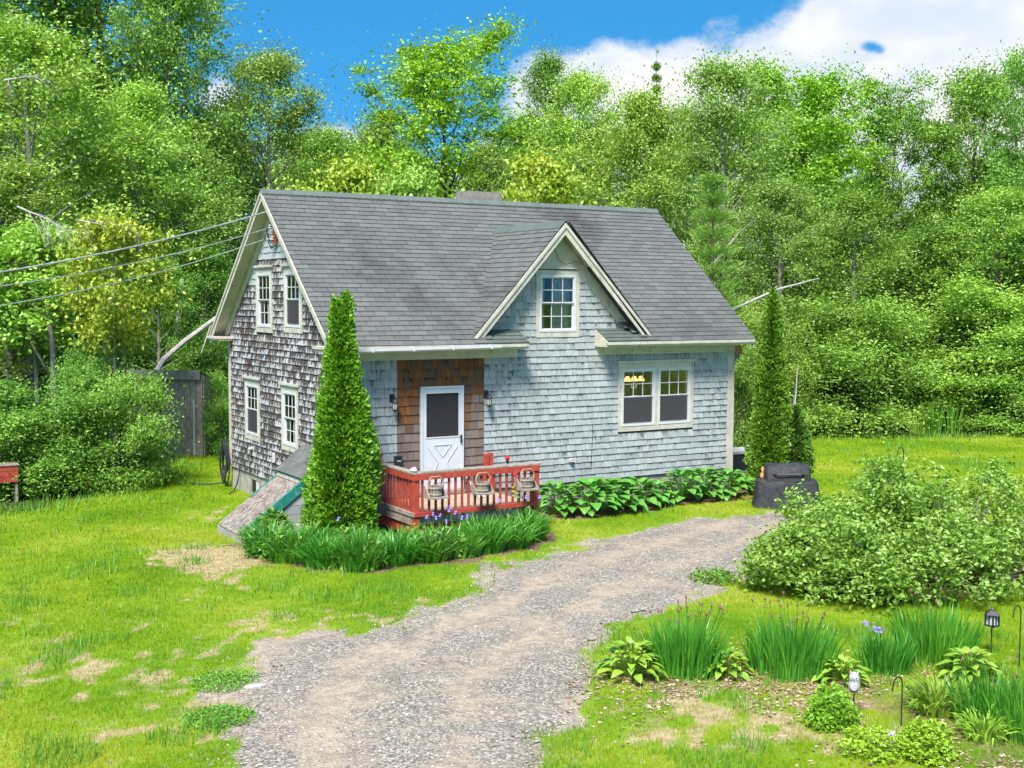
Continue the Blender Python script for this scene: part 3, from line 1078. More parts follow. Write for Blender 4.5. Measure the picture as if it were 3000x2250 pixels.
def bfd(z):
    if z < 3.42:
        return (3.95, 5.93)
    if z < 3.82:
        return (3.98, 5.90)
    k = (DPZ - 0.35 - z) / DSL
    return (DPX - k, DPX + k)


front_rects = [KW, (KW[0] - 0.02, KW[1] + 0.02, KW[3], KW[3] + 0.06), (DOOR[0] - 0.02, DOOR[1] + 0.02, 0.45, DOOR[3] + 0.02)]
lay('f', 0.56, 3.24, 0.135, bf, front_rects, lambda x, z: 'sh_front')
lay('f', 3.24, 5.06, 0.135, bfd, [(DW[0], DW[1], DW[2], 5.2)], lambda x, z: 'sh_front')
lay('f', 0.56, 3.24, 0.178, lambda z: (0.02, 1.245), [], lambda x, z: 'sh_front')
lay('f', 0.56, 3.24, 0.178, lambda z: (1.245, 3.18), front_rects, lambda x, z: 'sh_orange' if z > 2.15 + 0.35 * math.sin(x * 5 + z * 2) else 'sh_brown')


def bl(z):
    if z < 3.6:
        return (0.10, D - 0.12)
    k = (ZR - 0.42 - z) / SL
    return (max(0.1, D / 2 - k), min(D - 0.1, D / 2 + k))


gable_rects = [U1, U2, L1, L2] + [(r[0] - 0.02, r[1] + 0.02, r[3], r[3] + 0.07) for r in (U1, U2, L1, L2)]
lay('l', 0.50, 6.2, 0.1355, bl, gable_rects, lambda a, z: 'sh_gable' if z < 5.2 - 0.5 * (a > 4.4 and a < 4.9) else 'sh_gpeak')


def piece_center(p):
    return np.array(PF(p[2], p[3] + p[5] / 2, 0.01)) if p[0] == 'f' else np.array(PL(p[2], p[3] + p[5] / 2, 0.01))


ARB1 = (-0.36, -1.10)


def seen_size(p):
    u, v, z = project(piece_center(p))
    vis = 1.0
    if p[0] == 'l' and u > 880:
        vis = 0.0
    if p[0] == 'f' and (u < 1060 or (v > 1385 and u < 1580)):
        vis = 0.0
    foreshort = 0.86 if p[0] == 'f' else 0.5
    return vis * p[4] * p[5] * foreshort / z ** 2


order = sorted(range(len(pieces)), key=lambda i: -seen_size(pieces[i]))
single = set(order[:300])
bulk = {}
for i, (wl, mt, a, z, w, h, t) in enumerate(pieces):
    par = wall_f if wl == 'f' else wall_l
    if i in single:
        if mt not in SHM:
            SHM[mt] = shingle_mesh(M[mt])
        o = bpy.data.objects.new('wall_shingle', SHM[mt])
        COL.objects.link(o)
        o.parent = par
        wp = np.array(PF(a, z, 0.0) if wl == 'f' else PL(a, z, 0.0)) - ORG[house.name]
        o.location = wp
        o.rotation_euler = (0, 0, 0 if wl == 'f' else -math.pi / 2)
        o.scale = (w, t, h)
    else:
        v = UV_V * np.array([w, t, h])
        if wl == 'l':
            v = np.stack([v[:, 1], -v[:, 0], v[:, 2]], -1)
            v = v + np.array(PL(a, z, 0.0))
        else:
            v = v + np.array(PF(a, z, 0.0))
        bulk.setdefault((wl, mt), []).append(v - ORG[house.name])
for (wl, mt), vs in bulk.items():
    V = np.concatenate(vs)
    Fq = (UV_F[None] + 8 * np.arange(len(vs))[:, None, None]).reshape(-1, 4)
    o = link('wall_shingles', fastmesh('wall_shingles', V, Fq, np.tile(uvq, (len(vs), 1))), M[mt], wall_f if wl == 'f' else wall_l)
    tag(o, kind='stuff')

# ---- trim
MB().prism([(9.60, 0.487), (9.80, 0.487), (9.80, 3.235), (9.60, 3.235)], [], PF, 0.022, 0.0).build('corner_board', M['cream_old'], house)
MB().box(W, W + 0.024, -0.02, 0.16, 0.487, 3.24).build('corner_board', M['cream_old'], house)
MB().box(-0.026, 0.0, D - 0.13, D + 0.02, 0.52, 3.42).build('corner_board', M['cream_old'], house)
MB().box(-0.024, 0.10, D + 0.0, D + 0.024, 0.52, 3.42).build('corner_board', M['cream'], house)
MB().box(-0.026, 0.0, -0.02, 0.09, 0.50, 3.42).build('corner_board', M['cream_old'], house)
MB().box(0.0, 3.95, -0.030, 0.0, 3.24, 3.425).build('frieze_board', M['cream'], house)
MB().box(5.93, W + 0.02, -0.030, 0.0, 3.24, 3.425).build('frieze_board', M['cream'], house)
for x0, x1 in ((-GL + 0.02, 3.93), (5.89, W + GR - 0.02)):
    MB().box(x0, x1, -OV + 0.03, -0.002, 3.427, 3.45).build('eave_soffit', M['cream'], house)
    MB().box(x0, x1, -OV + 0.005, -OV + 0.03, 3.43, 3.525).build('eave_fascia', M['cream'], house)
    MB().box(x0 - 0.01, x1 + 0.01, -OV - 0.03, -OV + 0.004, 3.475, 3.535).build('eave_moulding', M['cream_old'], house)
MB().box(-GL + 0.02, W + GR - 0.02, D + 0.002, D + OV - 0.03, 3.427, 3.45).build('eave_soffit', M['cream'], house)
MB().box(-GL + 0.02, W + GR - 0.02, D + OV - 0.03, D + OV - 0.005, 3.43, 3.525).build('eave_fascia', M['cream'], house)
gt = MB()
gp = [(-0.01, 0), (0.07, 0.0), (0.09, 0.03), (0.09, 0.075), (0.078, 0.075), (0.078, 0.034), (0.062, 0.012), (-0.01, 0.012)]
gt.add([(x, -OV - 0.035 - a, 3.415 + b + 0.03 * (x - 0.13) / 3.1) for x in (0.13, 3.25) for a, b in gp],
       [tuple(range(8)), tuple(range(15, 7, -1))] + [(i, (i + 1) % 8, 8 + (i + 1) % 8, 8 + i) for i in range(8)])
gutter = gt.build('gutter', M['white'], house)
MB().tube([(0.2, -OV - 0.07, 3.42), (0.2, -OV - 0.07, 3.33)], 0.035, 8).build('outlet', M['white'], gutter)
for k in range(4):
    MB().box(0.45 + k * 0.85, 0.49 + k * 0.85, -OV - 0.128, -OV - 0.02, 3.425 + 0.008 * k, 3.505 + 0.008 * k).build('bracket', M['white'], gutter)


def slopeboard(mb, P, a0, b0, a1, b1, wid, d0, d1):
    """board hanging under the sloping line (a0,b0)-(a1,b1), wid measured square to it"""
    L = math.hypot(a1 - a0, b1 - b0)
    na, nb = (b1 - b0) / L, -(a1 - a0) / L
    if nb > 0:
        na, nb = -na, -nb
    mb.prism([(a0, b0), (a1, b1), (a1 + (0 if True else na), b1 + wid / (-nb) * -1), (a0, b0 - wid / (-nb))], [], P, d0, d1)
    return mb


# gable rakes: fascia on the roof edge, soffit, rake board on the wall
yf, yr = -OV, D + OV
for (ya, yb) in ((yf, D / 2), (yr, D / 2)):
    slopeboard(MB(), PL, ya, ZE - 0.035, yb, ZR - 0.035, 0.13, GL - 0.025, GL).build('rake_fascia', M['cream'], house)
    slopeboard(MB(), PL, ya, ZE - 0.02, yb, ZR - 0.02, 0.055, GL, GL + 0.025).build('rake_moulding', M['cream_old'], house)
    slopeboard(MB(), PL, ya + (0.25 if ya < 0 else -0.25), ZE + 0.25 * SL - 0.13, yb, ZR - 0.13, 0.20, 0.0, 0.036).build('rake_board', M['cream'], house)
    slopeboard(MB(), lambda a, b, d: (W + d, a, b), ya, ZE - 0.035, yb, ZR - 0.035, 0.13, GR - 0.025, GR).build('rake_fascia', M['cream'], house)
    mb = MB()
    s = 0.105
    mb.add([(-GL + 0.025, ya, ZE - s), (0.0, ya, ZE - s), (0.0, yb, ZR - s), (-GL + 0.025, yb, ZR - s), (-GL + 0.025, ya, ZE - s + 0.02), (0.0, ya, ZE - s + 0.02), (0.0, yb, ZR - s + 0.02), (-GL + 0.025, yb, ZR - s + 0.02)],
           [(0, 1, 2, 3), (7, 6, 5, 4), (0, 4, 5, 1), (1, 5, 6, 2), (2, 6, 7, 3), (3, 7, 4, 0)])
    mb.build('rake_soffit', M['cream'], house)
for y0, y1 in ((D - 0.31, D + OV + 0.02), (-OV - 0.02, 0.31)):
    MB().box(-GL - 0.02, -0.001, y0, y1, 3.435, 3.475).build('cornice_return', M['cream_old'], house)
    MB().box(-GL - 0.045, 0.0, y0 - 0.02, y1 + 0.02, 3.478, 3.53).build('cornice_return', M['cream'], house)

# dormer trim
for sgn in (-1, 1):
    fx = DFL if sgn < 0 else DFR
    slopeboard(MB(), PF, fx, ZE - 0.03, DPX, DPZ - 0.03, 0.15, -DFY - 0.025, -DFY).build('dormer_fascia', M['cream_old'], house)
    slopeboard(MB(), PF, fx, ZE - 0.015, DPX, DPZ - 0.015, 0.06, -DFY, -DFY + 0.028).build('dormer_moulding', M['cream_old'], house)
    slopeboard(MB(), PF, fx - sgn * 0.28, ZE + 0.28 * DSL - 0.13, DPX, DPZ - 0.13, 0.21, 0.0, 0.034).build('dormer_rake_board', M['cream'], house)
    s = 0.105
    mb = MB()
    mb.add([(fx, DFY + 0.025, ZE - s), (fx, -0.001, ZE - s), (DPX, -0.001, DPZ - s), (DPX, DFY + 0.025, DPZ - s), (fx, DFY + 0.025, ZE - s + 0.02), (fx, -0.001, ZE - s + 0.02), (DPX, -0.001, DPZ - s + 0.02), (DPX, DFY + 0.025, DPZ - s + 0.02)],
           [(0, 1, 2, 3), (7, 6, 5, 4), (0, 4, 5, 1), (1, 5, 6, 2), (2, 6, 7, 3), (3, 7, 4, 0)])
    mb.build('dormer_soffit', M['cream'], house)
kk = (DPZ - 0.20 - 5.07) / DSL
MB().prism([(DPX - kk, 5.07), (DPX + kk, 5.07), (DPX, DPZ - 0.2)], [], PF, 0.0, 0.026).build('peak_panel', M['cream'], house)
MB().box(DPX - 0.56, DPX + 0.56, -0.06, 0.0, 5.055, 5.095).build('peak_ledge', M['cream'], house)

# ---- roof
CHX = (4.69, 5.55)
mb = MB()
TH = 0.07


def RP(a, b, d):                       # main front slope in plan (x, y)
    return (a, b, zroof(b) - d)


mb.prism([(-GL, -OV), (DFL + 0.03, -OV), (DPX, DBK), (DFR - 0.03, -OV), (W + GR, -OV), (W + GR, D / 2), (-GL, D / 2)], [], RP, 0.008, TH)
mb.prism([(-GL, D / 2), (W + GR, D / 2), (W + GR, D + OV), (-GL, D + OV)], [], RP, 0.008, TH)
vy = (ZE + 0 - ZE) / SL - OV


def DPl(a, b, d):
    return (a, b, zdorm(a) - d)


xl = DPX - (DPZ - zroof(DFY)) / DSL
xr = DPX + (DPZ - zroof(DFY)) / DSL
mb.prism([(xl, DFY), (DPX, DFY), (DPX, DBK + 0.05)], [], DPl, 0.008, TH)
mb.prism([(DPX, DFY), (xr, DFY), (DPX, DBK + 0.05)], [], DPl, 0.008, TH)
for x0, x1 in ((DFL, xl + 0.001), (xr - 0.001, DFR)):
    mb.prism([(x0, DFY), (x1, DFY), (x1, DFY + 0.14), (x0, DFY + 0.14)], [], DPl, 0.008, TH)
roof = mb.build('roof', M['tar'], house)

TV = np.array([(-.5, 0, 0), (.5, 0, 0), (.5, 1, 0), (-.5, 1, 0), (-.5, 0, 1), (.5, 0, 1), (.5, 1, .25), (-.5, 1, .25)], float)
TF = np.array([(3, 2, 1, 0), (4, 5, 6, 7), (0, 1, 5, 4), (1, 2, 6, 5), (2, 3, 7, 6), (3, 0, 4, 7)])
tabs = []            # (origin, U, V, N, width, height, mat)


def tabplane(o, U, V, nrow, ex, length, tw, ok, mt, wob=0.0):
    U = np.array(U, float)
    V = np.array(V, float)
    N = np.cross(U, V)
    for k in range(nrow):
        off = (k % 2) * tw * 0.5 + rr.uniform(-0.02, 0.02)
        x = -off
        while x < length:
            a0, a1 = max(0, x), min(length, x + tw)
            if a1 - a0 > 0.03:
                dz = wob * math.sin(x * 2.1 + k * 0.7) * 0.004 + rr.uniform(-0.003, 0.003)
                c = np.array(o) + U * (a0 + a1) / 2 + V * (k * ex + dz) + N * 0.0
                if ok(c + V * ex * 0.5, a1 - a0):
                    tabs.append((c, U, V, N, a1 - a0 - 0.011, ex * 1.1, mt))
            x += tw


sl_len = math.hypot(D / 2 + OV, ZR - ZE)
cs, sn = (D / 2 + OV) / sl_len, (ZR - ZE) / sl_len


def ok_main(c, w):
    if DFL - 0.25 < c[0] < DFR + 0.25 and zdorm(c[0]) > c[2] + 0.28:
        return False
    return True


NR = 34
tabplane((-GL - 0.01, -OV - 0.02 * cs, ZE - 0.02 * sn), (1, 0, 0), (0, cs, sn), NR, sl_len / NR, W + GL + GR + 0.02, 0.305, ok_main, 'roof', 1.0)
tabplane((W + GR, D + OV, ZE), (-1, 0, 0), (0, -cs, sn), 17, sl_len / 17, W + GL + GR, 1.2, lambda c, w: True, 'roof')
dl = math.hypot(DPX - DFL, DPZ - ZE)
dc, ds = (DPX - DFL) / dl, (DPZ - ZE) / dl


def ok_d(c, w):
    return c[2] > zroof(c[1]) - 0.22 or c[1] < DFY + 0.2


ln = DBK - DFY + 0.1
tabplane((DFL - 0.01, DBK + 0.1, ZE), (0, -1, 0), (dc, 0, ds), 24, dl / 24, ln + 0.015, 0.25, ok_d, 'roof', 1.0)
tabplane((DFR + 0.01, DFY - 0.015, ZE), (0, 1, 0), (-dc, 0, ds), 24, dl / 24, ln + 0.015, 0.25, ok_d, 'roof')
# the two small return roofs at the dormer's feet
RS = 0.262
rsl = math.hypot(0.49, RS)
for x0, x1 in ((DFL + 0.05, 3.95), (5.89, DFR - 0.05)):
    mb = MB()
    mb.add([(x0, -0.49, 3.54), (x1, -0.49, 3.54), (x1, -0.002, 3.54 + RS), (x0, -0.002, 3.54 + RS), (x0, -0.49, 3.452), (x1, -0.49, 3.452), (x1, -0.002, 3.452), (x0, -0.002, 3.452)],
           [(0, 1, 2, 3), (7, 6, 5, 4), (0, 4, 5, 1), (1, 5, 6, 2), (2, 6, 7, 3), (3, 7, 4, 0)])
    mb.build('return_roof', M['cream'], house)
    tabplane((x0, -0.51, 3.545), (1, 0, 0), (0, 0.49 / rsl, RS / rsl), 4, rsl / 4 + 0.006, x1 - x0 + 0.015, 0.22, lambda c, w: True, 'roofgreen')


def tab_seen(t):
    c = t[0] + t[2] * t[5] / 2
    u, v, z = project(c)
    if t[3][1] > 0.3 or (t[3][0] > 0.3):
        return 0
    if u < 1080 and v > 880:
        return 0
    d = CAM - c
    return t[4] * t[5] * abs(d @ t[3]) / np.linalg.norm(d) / z ** 2


order = sorted(range(len(tabs)), key=lambda i: -tab_seen(tabs[i]))
single = set(order[:300])
TME = {}
bulk = {}
for i, (c, U, V, N, w, h, mt) in enumerate(tabs):
    if i in single:
        if mt not in TME:
            TME[mt] = fastmesh('roof_shingle', TV, TF)
            TME[mt].materials.append(M[mt])
        o = bpy.data.objects.new('roof_shingle', TME[mt])
        COL.objects.link(o)
        o.parent = roof
        l = c - ORG[house.name]
        t = 0.021
        o.matrix_local = Matrix(((U[0] * w, V[0] * h, N[0] * t, l[0]), (U[1] * w, V[1] * h, N[1] * t, l[1]), (U[2] * w, V[2] * h, N[2] * t, l[2]), (0, 0, 0, 1)))
    else:
        v = c + TV[:, :1] * w * U + TV[:, 1:2] * h * V + TV[:, 2:] * 0.021 * N
        bulk.setdefault(mt, []).append(v - ORG[house.name])
for mt, vs in bulk.items():
    Fq = (TF[None] + 8 * np.arange(len(vs))[:, None, None]).reshape(-1, 4)
    tag(link('roof_shingles', fastmesh('roof_shingles', np.concatenate(vs), Fq), M[mt], roof), kind='stuff')


def ridge(a, b, n, hw, drop, side):
    a = np.array(a, float)
    b = np.array(b, float)
    mbr = MB()
    side = np.array(side, float)
    for k in range(n):
        p = a + (b - a) * k / n
        q = a + (b - a) * (k + 1.12) / n
        up0, up1 = 0.048, 0.036
        vs = []
        for e, u in ((p, up0), (q, up1)):
            vs += [e - side * hw + np.array((0, 0, u - drop)), e + np.array((0, 0, u)), e + side * hw + np.array((0, 0, u - drop))]
        vs += [v - np.array((0, 0, 0.012)) for v in vs]
        mbr.add(vs, [(0, 1, 4, 3), (1, 2, 5, 4), (6, 9, 10, 7), (7, 10, 11, 8), (0, 6, 7, 1), (1, 7, 8, 2), (3, 4, 10, 9), (4, 5, 11, 10), (0, 3, 9, 6), (2, 8, 11, 5)])
    return mbr


ridge((W + GR + 0.01, D / 2, ZR), (-GL - 0.012, D / 2, ZR), 74, 0.13, 0.13 * SL - 0.006, (0, 1, 0)).build('ridge_cap', M['ridge'], roof)
ridge((DPX, DFY - 0.02, DPZ), (DPX, DBK + 0.02, DPZ), 20, 0.15, 0.15 * DSL - 0.006, (1, 0, 0)).build('ridge_cap', M['ridge'], roof)
# chimney
chim = MB().box(CHX[0] + 0.02, CHX[1] - 0.02, 3.35, 3.97, 5.9, 6.70).build('chimney', M['tar'], roof)
for k in range(2):
    for j in range(2):
        MB().box(CHX[0] + k * 0.432, CHX[0] + k * 0.432 + 0.426, 3.33 + j * 0.332, 3.33 + j * 0.332 + 0.326, 6.702, 6.90).build('chimney_block', M['chimney'], chim)


# ---- windows and door
def window(rect, P, grid_up, grid_lo, frame_n=1, head=True, net=False, blind=None, label=None):
    a0, a1, b0, b1 = rect
    cw = 0.09
    mb = MB()
    cols = []
    step = (a1 - a0 - 0.0) / frame_n
    holes = []
    for k in range(frame_n):
        h0 = a0 + (cw if k == 0 else 0.0) + k * step + (0.045 if k else 0)
        h1 = a0 + (k + 1) * step - (cw if k == frame_n - 1 else 0.045)
        hb1 = b1 - (0.13 if head else 0.10)
        holes.append([(h0, b0 + 0.115), (h1, b0 + 0.115), (h1, hb1), (h0, hb1)])
    mb.prism([(a0, b0), (a1, b0), (a1, b1), (a0, b1)], holes, P, 0.030, 0.0)
    win = mb.build('window', M['cream_old'], house)
    if label:
        win['label'] = label
    if head:
        mb = MB()
        mb.prism([(a0 - 0.04, b1 + 0.001), (a1 + 0.04, b1 + 0.001), (a1 + 0.04, b1 + 0.05), (a0 - 0.04, b1 + 0.05)], [], P, 0.075, 0.0)
        mb.build('head_cap', M['cream_old'], win)
    for k, h in enumerate(holes):
        x0, z0 = h[0]
        x1, z1 = h[2]
        f = 0.045
        zm = (z0 + z1) / 2 + 0.005
        mb = MB()
        mb.prism(h, [[(x0 + f, z0 + f), (x1 - f, z0 + f), (x1 - f, z1 - f), (x0 + f, z1 - f)]], P, 0.040, -0.10)
        mb.build('window_frame', M['white'], win)
        fx0, fx1, fz0, fz1 = x0 + f, x1 - f, z0 + f, z1 - f
        for up in (1, 0):
            s0, s1 = (zm, fz1) if up else (fz0, zm - 0.001)
            d = 0.0 if up else -0.035
            r = 0.024
            m2 = MB()
            m2.prism([(fx0, s0), (fx1, s0), (fx1, s1), (fx0, s1)], [[(fx0 + r, s0 + r), (fx1 - r, s0 + r), (fx1 - r, s1 - r), (fx0 + r, s1 - r)]], P, d + 0.022, d - 0.010)
            sash = m2.build('sash', M['white'], win)
            nxp, nzp = grid_up if up else grid_lo
            gx0, gx1, gz0, gz1 = fx0 + r, fx1 - r, s0 + r, s1 - r
            mu = 0.018
            if nxp * nzp > 1:
                m3 = MB()
                for i in range(1, nxp):
                    xm = gx0 + (gx1 - gx0) * i / nxp
                    m3.prism([(xm - mu / 2, gz0), (xm + mu / 2, gz0), (xm + mu / 2, gz1), (xm - mu / 2, gz1)], [], P, d + 0.012, d - 0.004)
                for j in range(1, nzp):
                    zz = gz0 + (gz1 - gz0) * j / nzp
                    m3.prism([(gx0, zz - mu / 2), (gx1, zz - mu / 2), (gx1, zz + mu / 2), (gx0, zz + mu / 2)], [], P, d + 0.014, d - 0.005)
                m3.build('muntins', M['white'], win)
            for i in range(nxp):
                for j in range(nzp):
                    m4 = MB()
                    p0, p1 = gx0 + (gx1 - gx0) * i / nxp, gx0 + (gx1 - gx0) * (i + 1) / nxp
                    q0, q1 = gz0 + (gz1 - gz0) * j / nzp, gz0 + (gz1 - gz0) * (j + 1) / nzp
                    m4.prism([(p0 + 0.002, q0 + 0.002), (p1 - 0.002, q0 + 0.002), (p1 - 0.002, q1 - 0.002), (p0 + 0.002, q1 - 0.002)], [], P, d + 0.002, d - 0.002)
                    m4.build('pane', M['glass'], win)
            if net and not up:
                m5 = MB()
                m5.prism([(gx0, gz0), (gx1, gz0), (gx1, gz1), (gx0, gz1)], [], P, 0.012, 0.010)
                m5.build('insect_screen', M['net'], win)
    return win


window(DW, PF, (3, 2), (3, 2), head=False)
window(KW, PF, (3, 2), (1, 1), 2, True, True)
window(U1, PL, (3, 2), (3, 2))
window(U2, PL, (3, 2), (1, 1), net=True)
window(L1, PL, (3, 2), (1, 1), net=True)
window(L2, PL, (3, 2), (3, 2))

d0, d1, dz0, dz1 = DOOR
mb = MB().prism([(d0, dz0 + 0.02), (d1, dz0 + 0.02), (d1, dz1), (d0, dz1)], [[(d0 + 0.045, dz0 + 0.03), (d1 - 0.045, dz0 + 0.03), (d1 - 0.045, dz1 - 0.045), (d0 + 0.045, dz1 - 0.045)]], PF, 0.07, 0.0)
door = mb.build('storm_door', M['doorwhite'], house)
sx0, sx1, sz0, sz1 = 1.85, 2.58, 1.70, 2.57
MB().prism([(d0 + 0.047, dz0 + 0.04), (d1 - 0.047, dz0 + 0.04), (d1 - 0.047, dz1 - 0.047), (d0 + 0.047, dz1 - 0.047)], [[(sx0, sz0), (sx1, sz0), (sx1, sz1), (sx0, sz1)]], PF, 0.055, 0.02).build('leaf', M['doorwhite'], door)
MB().prism([(sx0, sz0), (sx1, sz0), (sx1, sz1), (sx0, sz1)], [], PF, 0.040, 0.032).build('screen', M['screen'], door)
mb = MB().prism([(sx0 - 0.02, sz0 - 0.02), (sx1 + 0.02, sz0 - 0.02), (sx1 + 0.02, sz1 + 0.02), (sx0 - 0.02, sz1 + 0.02)], [[(sx0 + 0.004, sz0 + 0.004), (sx1 - 0.004, sz0 + 0.004), (sx1 - 0.004, sz1 - 0.004), (sx0 + 0.004, sz1 - 0.004)]], PF, 0.064, 0.056)
mb.build('screen_frame', M['white'], door)
# crossbuck mouldings of the lower panel
mb = MB()
cxm, czm = (sx0 + sx1) / 2, 1.15
for a, b in (((sx0 + 0.04, 1.50), (cxm - 0.10, 1.19)), ((cxm - 0.10, 1.19), (sx0 + 0.04, 0.80)), ((sx1 - 0.04, 1.50), (cxm + 0.10, 1.19)), ((cxm + 0.10, 1.19), (sx1 - 0.04, 0.80)),
             ((cxm - 0.2, 1.54), (cxm + 0.2, 1.54)), ((cxm - 0.2, 1.54), (cxm, 1.30)), ((cxm + 0.2, 1.54), (cxm, 1.30)), ((cxm - 0.2, 0.80), (cxm, 1.06)), ((cxm + 0.2, 0.80), (cxm, 1.06)), ((cxm - 0.2, 0.80), (cxm + 0.2, 0.80))):
    mb.bar((a[0], -0.058, a[1]), (b[0], -0.058, b[1]), 0.014, 0.018, (0, 1, 0))
mb.build('crossbuck_moulding', M['doorwhite'], door)
mb = MB().box(2.615, 2.635, -0.10, -0.055, 1.56, 1.72)
mb.build('handle', M['black'], door)
MB().box(d0 - 0.02, d1 + 0.02, -0.09, 0.0, dz0 - 0.05, dz0 + 0.018).build('threshold', M['greywood'], house)

# cellar window, vents, spigot, outlet on the walls
mb = MB().prism([(4.36, 0.02), (4.98, 0.02), (4.98, 0.42), (4.36, 0.42)], [[(4.42, 0.07), (4.92, 0.07), (4.92, 0.37), (4.42, 0.37)]], lambda a, b, d: (0.02 - d, a, b), 0.03, -0.02)
cw_ = mb.build('cellar_window', M['greywood'], house)
MB().box(0.005, 0.012, 4.42, 4.66, 0.07, 0.37).build('board', M['white'], cw_)
MB().box(0.008, 0.015, 4.661, 4.92, 0.07, 0.37).build('pane', M['screen'], cw_)
mb = MB().tube([(5.3, -0.005, 1.01), (5.3, -0.075, 1.01)], [0.065, 0.05], 14)
mb.tube([(5.3, -0.075, 1.01), (5.3, -0.09, 0.99)], 0.035, 12)
mb.build('dryer_vent', M['stone'], house, smooth=False)
mb = MB().tube([(-0.005, 4.81, 1.08), (-0.12, 4.81, 1.05)], 0.035, 8).tube([(-0.10, 4.81, 1.05), (-0.10, 4.81, 0.97)], 0.025, 8)
mb.build('spigot', M['stone'], house)
MB().box(-0.05, -0.015, 3.34, 3.46, 0.93, 1.13).build('outlet_box', M['white'], house)
mb = MB().tube([(5.83, -0.02, 1.85), (5.86, -0.022, 1.6), (5.84, -0.022, 1.3), (5.83, -0.022, 0.9), (5.80, -0.022, 0.65)], 0.007, 5)
mb.build('wall_wire', M['black'], house)
# wire strung in the dormer peak
mb = MB().tube([(4.30, DFY - 0.01, 5.20), (4.55, -0.30, 5.45), (4.75, -0.12, 5.55), (4.9, -0.08, 5.25), (5.1, -0.08, 5.15), (5.35, -0.10, 5.22), (5.45, -0.2, 5.15)], 0.006, 5)
mb.build('light_string', M['black'], house)

# ---------------------------------------------------------------- bulkhead, deck and things round the house
bk = thing('cellar_bulkhead', (-0.9, 1.05, 0), 'sloping cellar bulkhead with lichened hatch and green side rails', 'bulkhead')
hx0, hx1, hz0, hz1, hy0, hy1 = -1.80, -0.55, 0.07, 0.99, 0.24, 1.52
mb = MB()
prof = [(hx0, -0.25), (hx0, hz0 - 0.03), (hx1, hz1 - 0.04), (-0.005, 1.02), (-0.005, -0.25)]
mb.prism(prof, [], lambda a, b, d: (a, d, b), hy0 + 0.05, hy1 - 0.05)
mb.build('side_wall', M['sh_brown'], bk)
for r_ in range(5):                  # clapboards of the near side
    z0 = 0.02 + r_ * 0.17
    xs_ = hx0 + (max(z0 + 0.17 - hz0, 0)) / (hz1 - hz0) * (hx1 - hx0) + 0.03
    MB().box(xs_, -0.01, hy0 + 0.028, hy0 + 0.05, z0, z0 + 0.163).build('clapboard', M['sh_front'], bk)
nL = math.hypot(hx1 - hx0, hz1 - hz0)
ux, uz = (hx1 - hx0) / nL, (hz1 - hz0) / nL


def HP(a, b, d):                       # hatch plane: a along the slope, b = y, d outward
    return (hx0 + ux * a - uz * d, b, hz0 + uz * a + ux * d)


MB().prism([(-0.04, hy0 + 0.06), (nL - 0.14, hy0 + 0.06), (nL - 0.14, hy1 - 0.06), (-0.04, hy1 - 0.06)], [], HP, 0.0, 0.035).build('hatch', M['hatch'], bk)
MB().prism([(nL - 0.135, hy0 + 0.02), (nL + 0.02, hy0 + 0.02), (nL + 0.02, hy1 - 0.02), (nL - 0.135, hy1 - 0.02)], [], HP, 0.0, 0.05).build('top_board', M['greywood'], bk)
MB().prism([(0.0, hy0 - 0.01), (nL, hy0 - 0.01), (nL, hy0 + 0.055), (0.0, hy0 + 0.055)], [], HP, -0.13, 0.04).build('side_rail', M['green'], bk)
MB().prism([(0.75, hy1 - 0.055), (nL, hy1 - 0.055), (nL, hy1 + 0.01), (0.75, hy1 + 0.01)], [], HP, -0.10, 0.04).build('side_rail', M['green'], bk)
MB().prism([(0.0, hy1 - 0.055), (0.748, hy1 - 0.055), (0.748, hy1 + 0.01), (0.0, hy1 + 0.01)], [], HP, -0.10, 0.03).build('side_rail', M['greywood'], bk)
MB().box(hx0 - 0.05, hx0 + 0.02, hy0 - 0.02, hy1 + 0.02, -0.3, hz0 - 0.025).build('curb', M['concrete'], bk)
rl = math.hypot(0.62, 0.47)
rux, ruz = 0.62 / rl, 0.47 / rl


def RPp(a, b, d):
    return (-0.64 + rux * a - ruz * d, b, 1.04 + ruz * a + rux * d)


rfl = MB().prism([(0.0, hy0 - 0.08), (rl, hy0 - 0.08), (rl, hy1 + 0.10), (0.0, hy1 + 0.10)], [], RPp, -0.03, 0.0).build('small_roof', M['tar'], bk)
for k in range(5):
    off = -0.12 if k % 2 else 0.0
    for j in range(7):
        y0 = max(hy0 - 0.10, hy0 - 0.10 + off + j * 0.25)
        y1 = min(hy1 + 0.12, hy0 - 0.10 + off + (j + 1) * 0.25 - 0.008)
        if y1 - y0 > 0.04:
            MB().prism([(k * rl / 5 - 0.01, y0), (min(rl, (k + 1.05) * rl / 5), y0), (min(rl, (k + 1.05) * rl / 5), y1), (k * rl / 5 - 0.01, y1)], [], RPp, 0.001 + 0.003 * (k % 2), 0.012 - 0.002 * (k % 2)).build('roof_tab', M['roof'], rfl)
mb = MB().prism([(-0.03, hy0 - 0.08), (0.03, hy0 - 0.08), (0.03, hy1 + 0.1), (-0.03, hy1 + 0.1)], [], RPp, -0.07, -0.031)
mb.build('drip_edge', M['green'], bk)

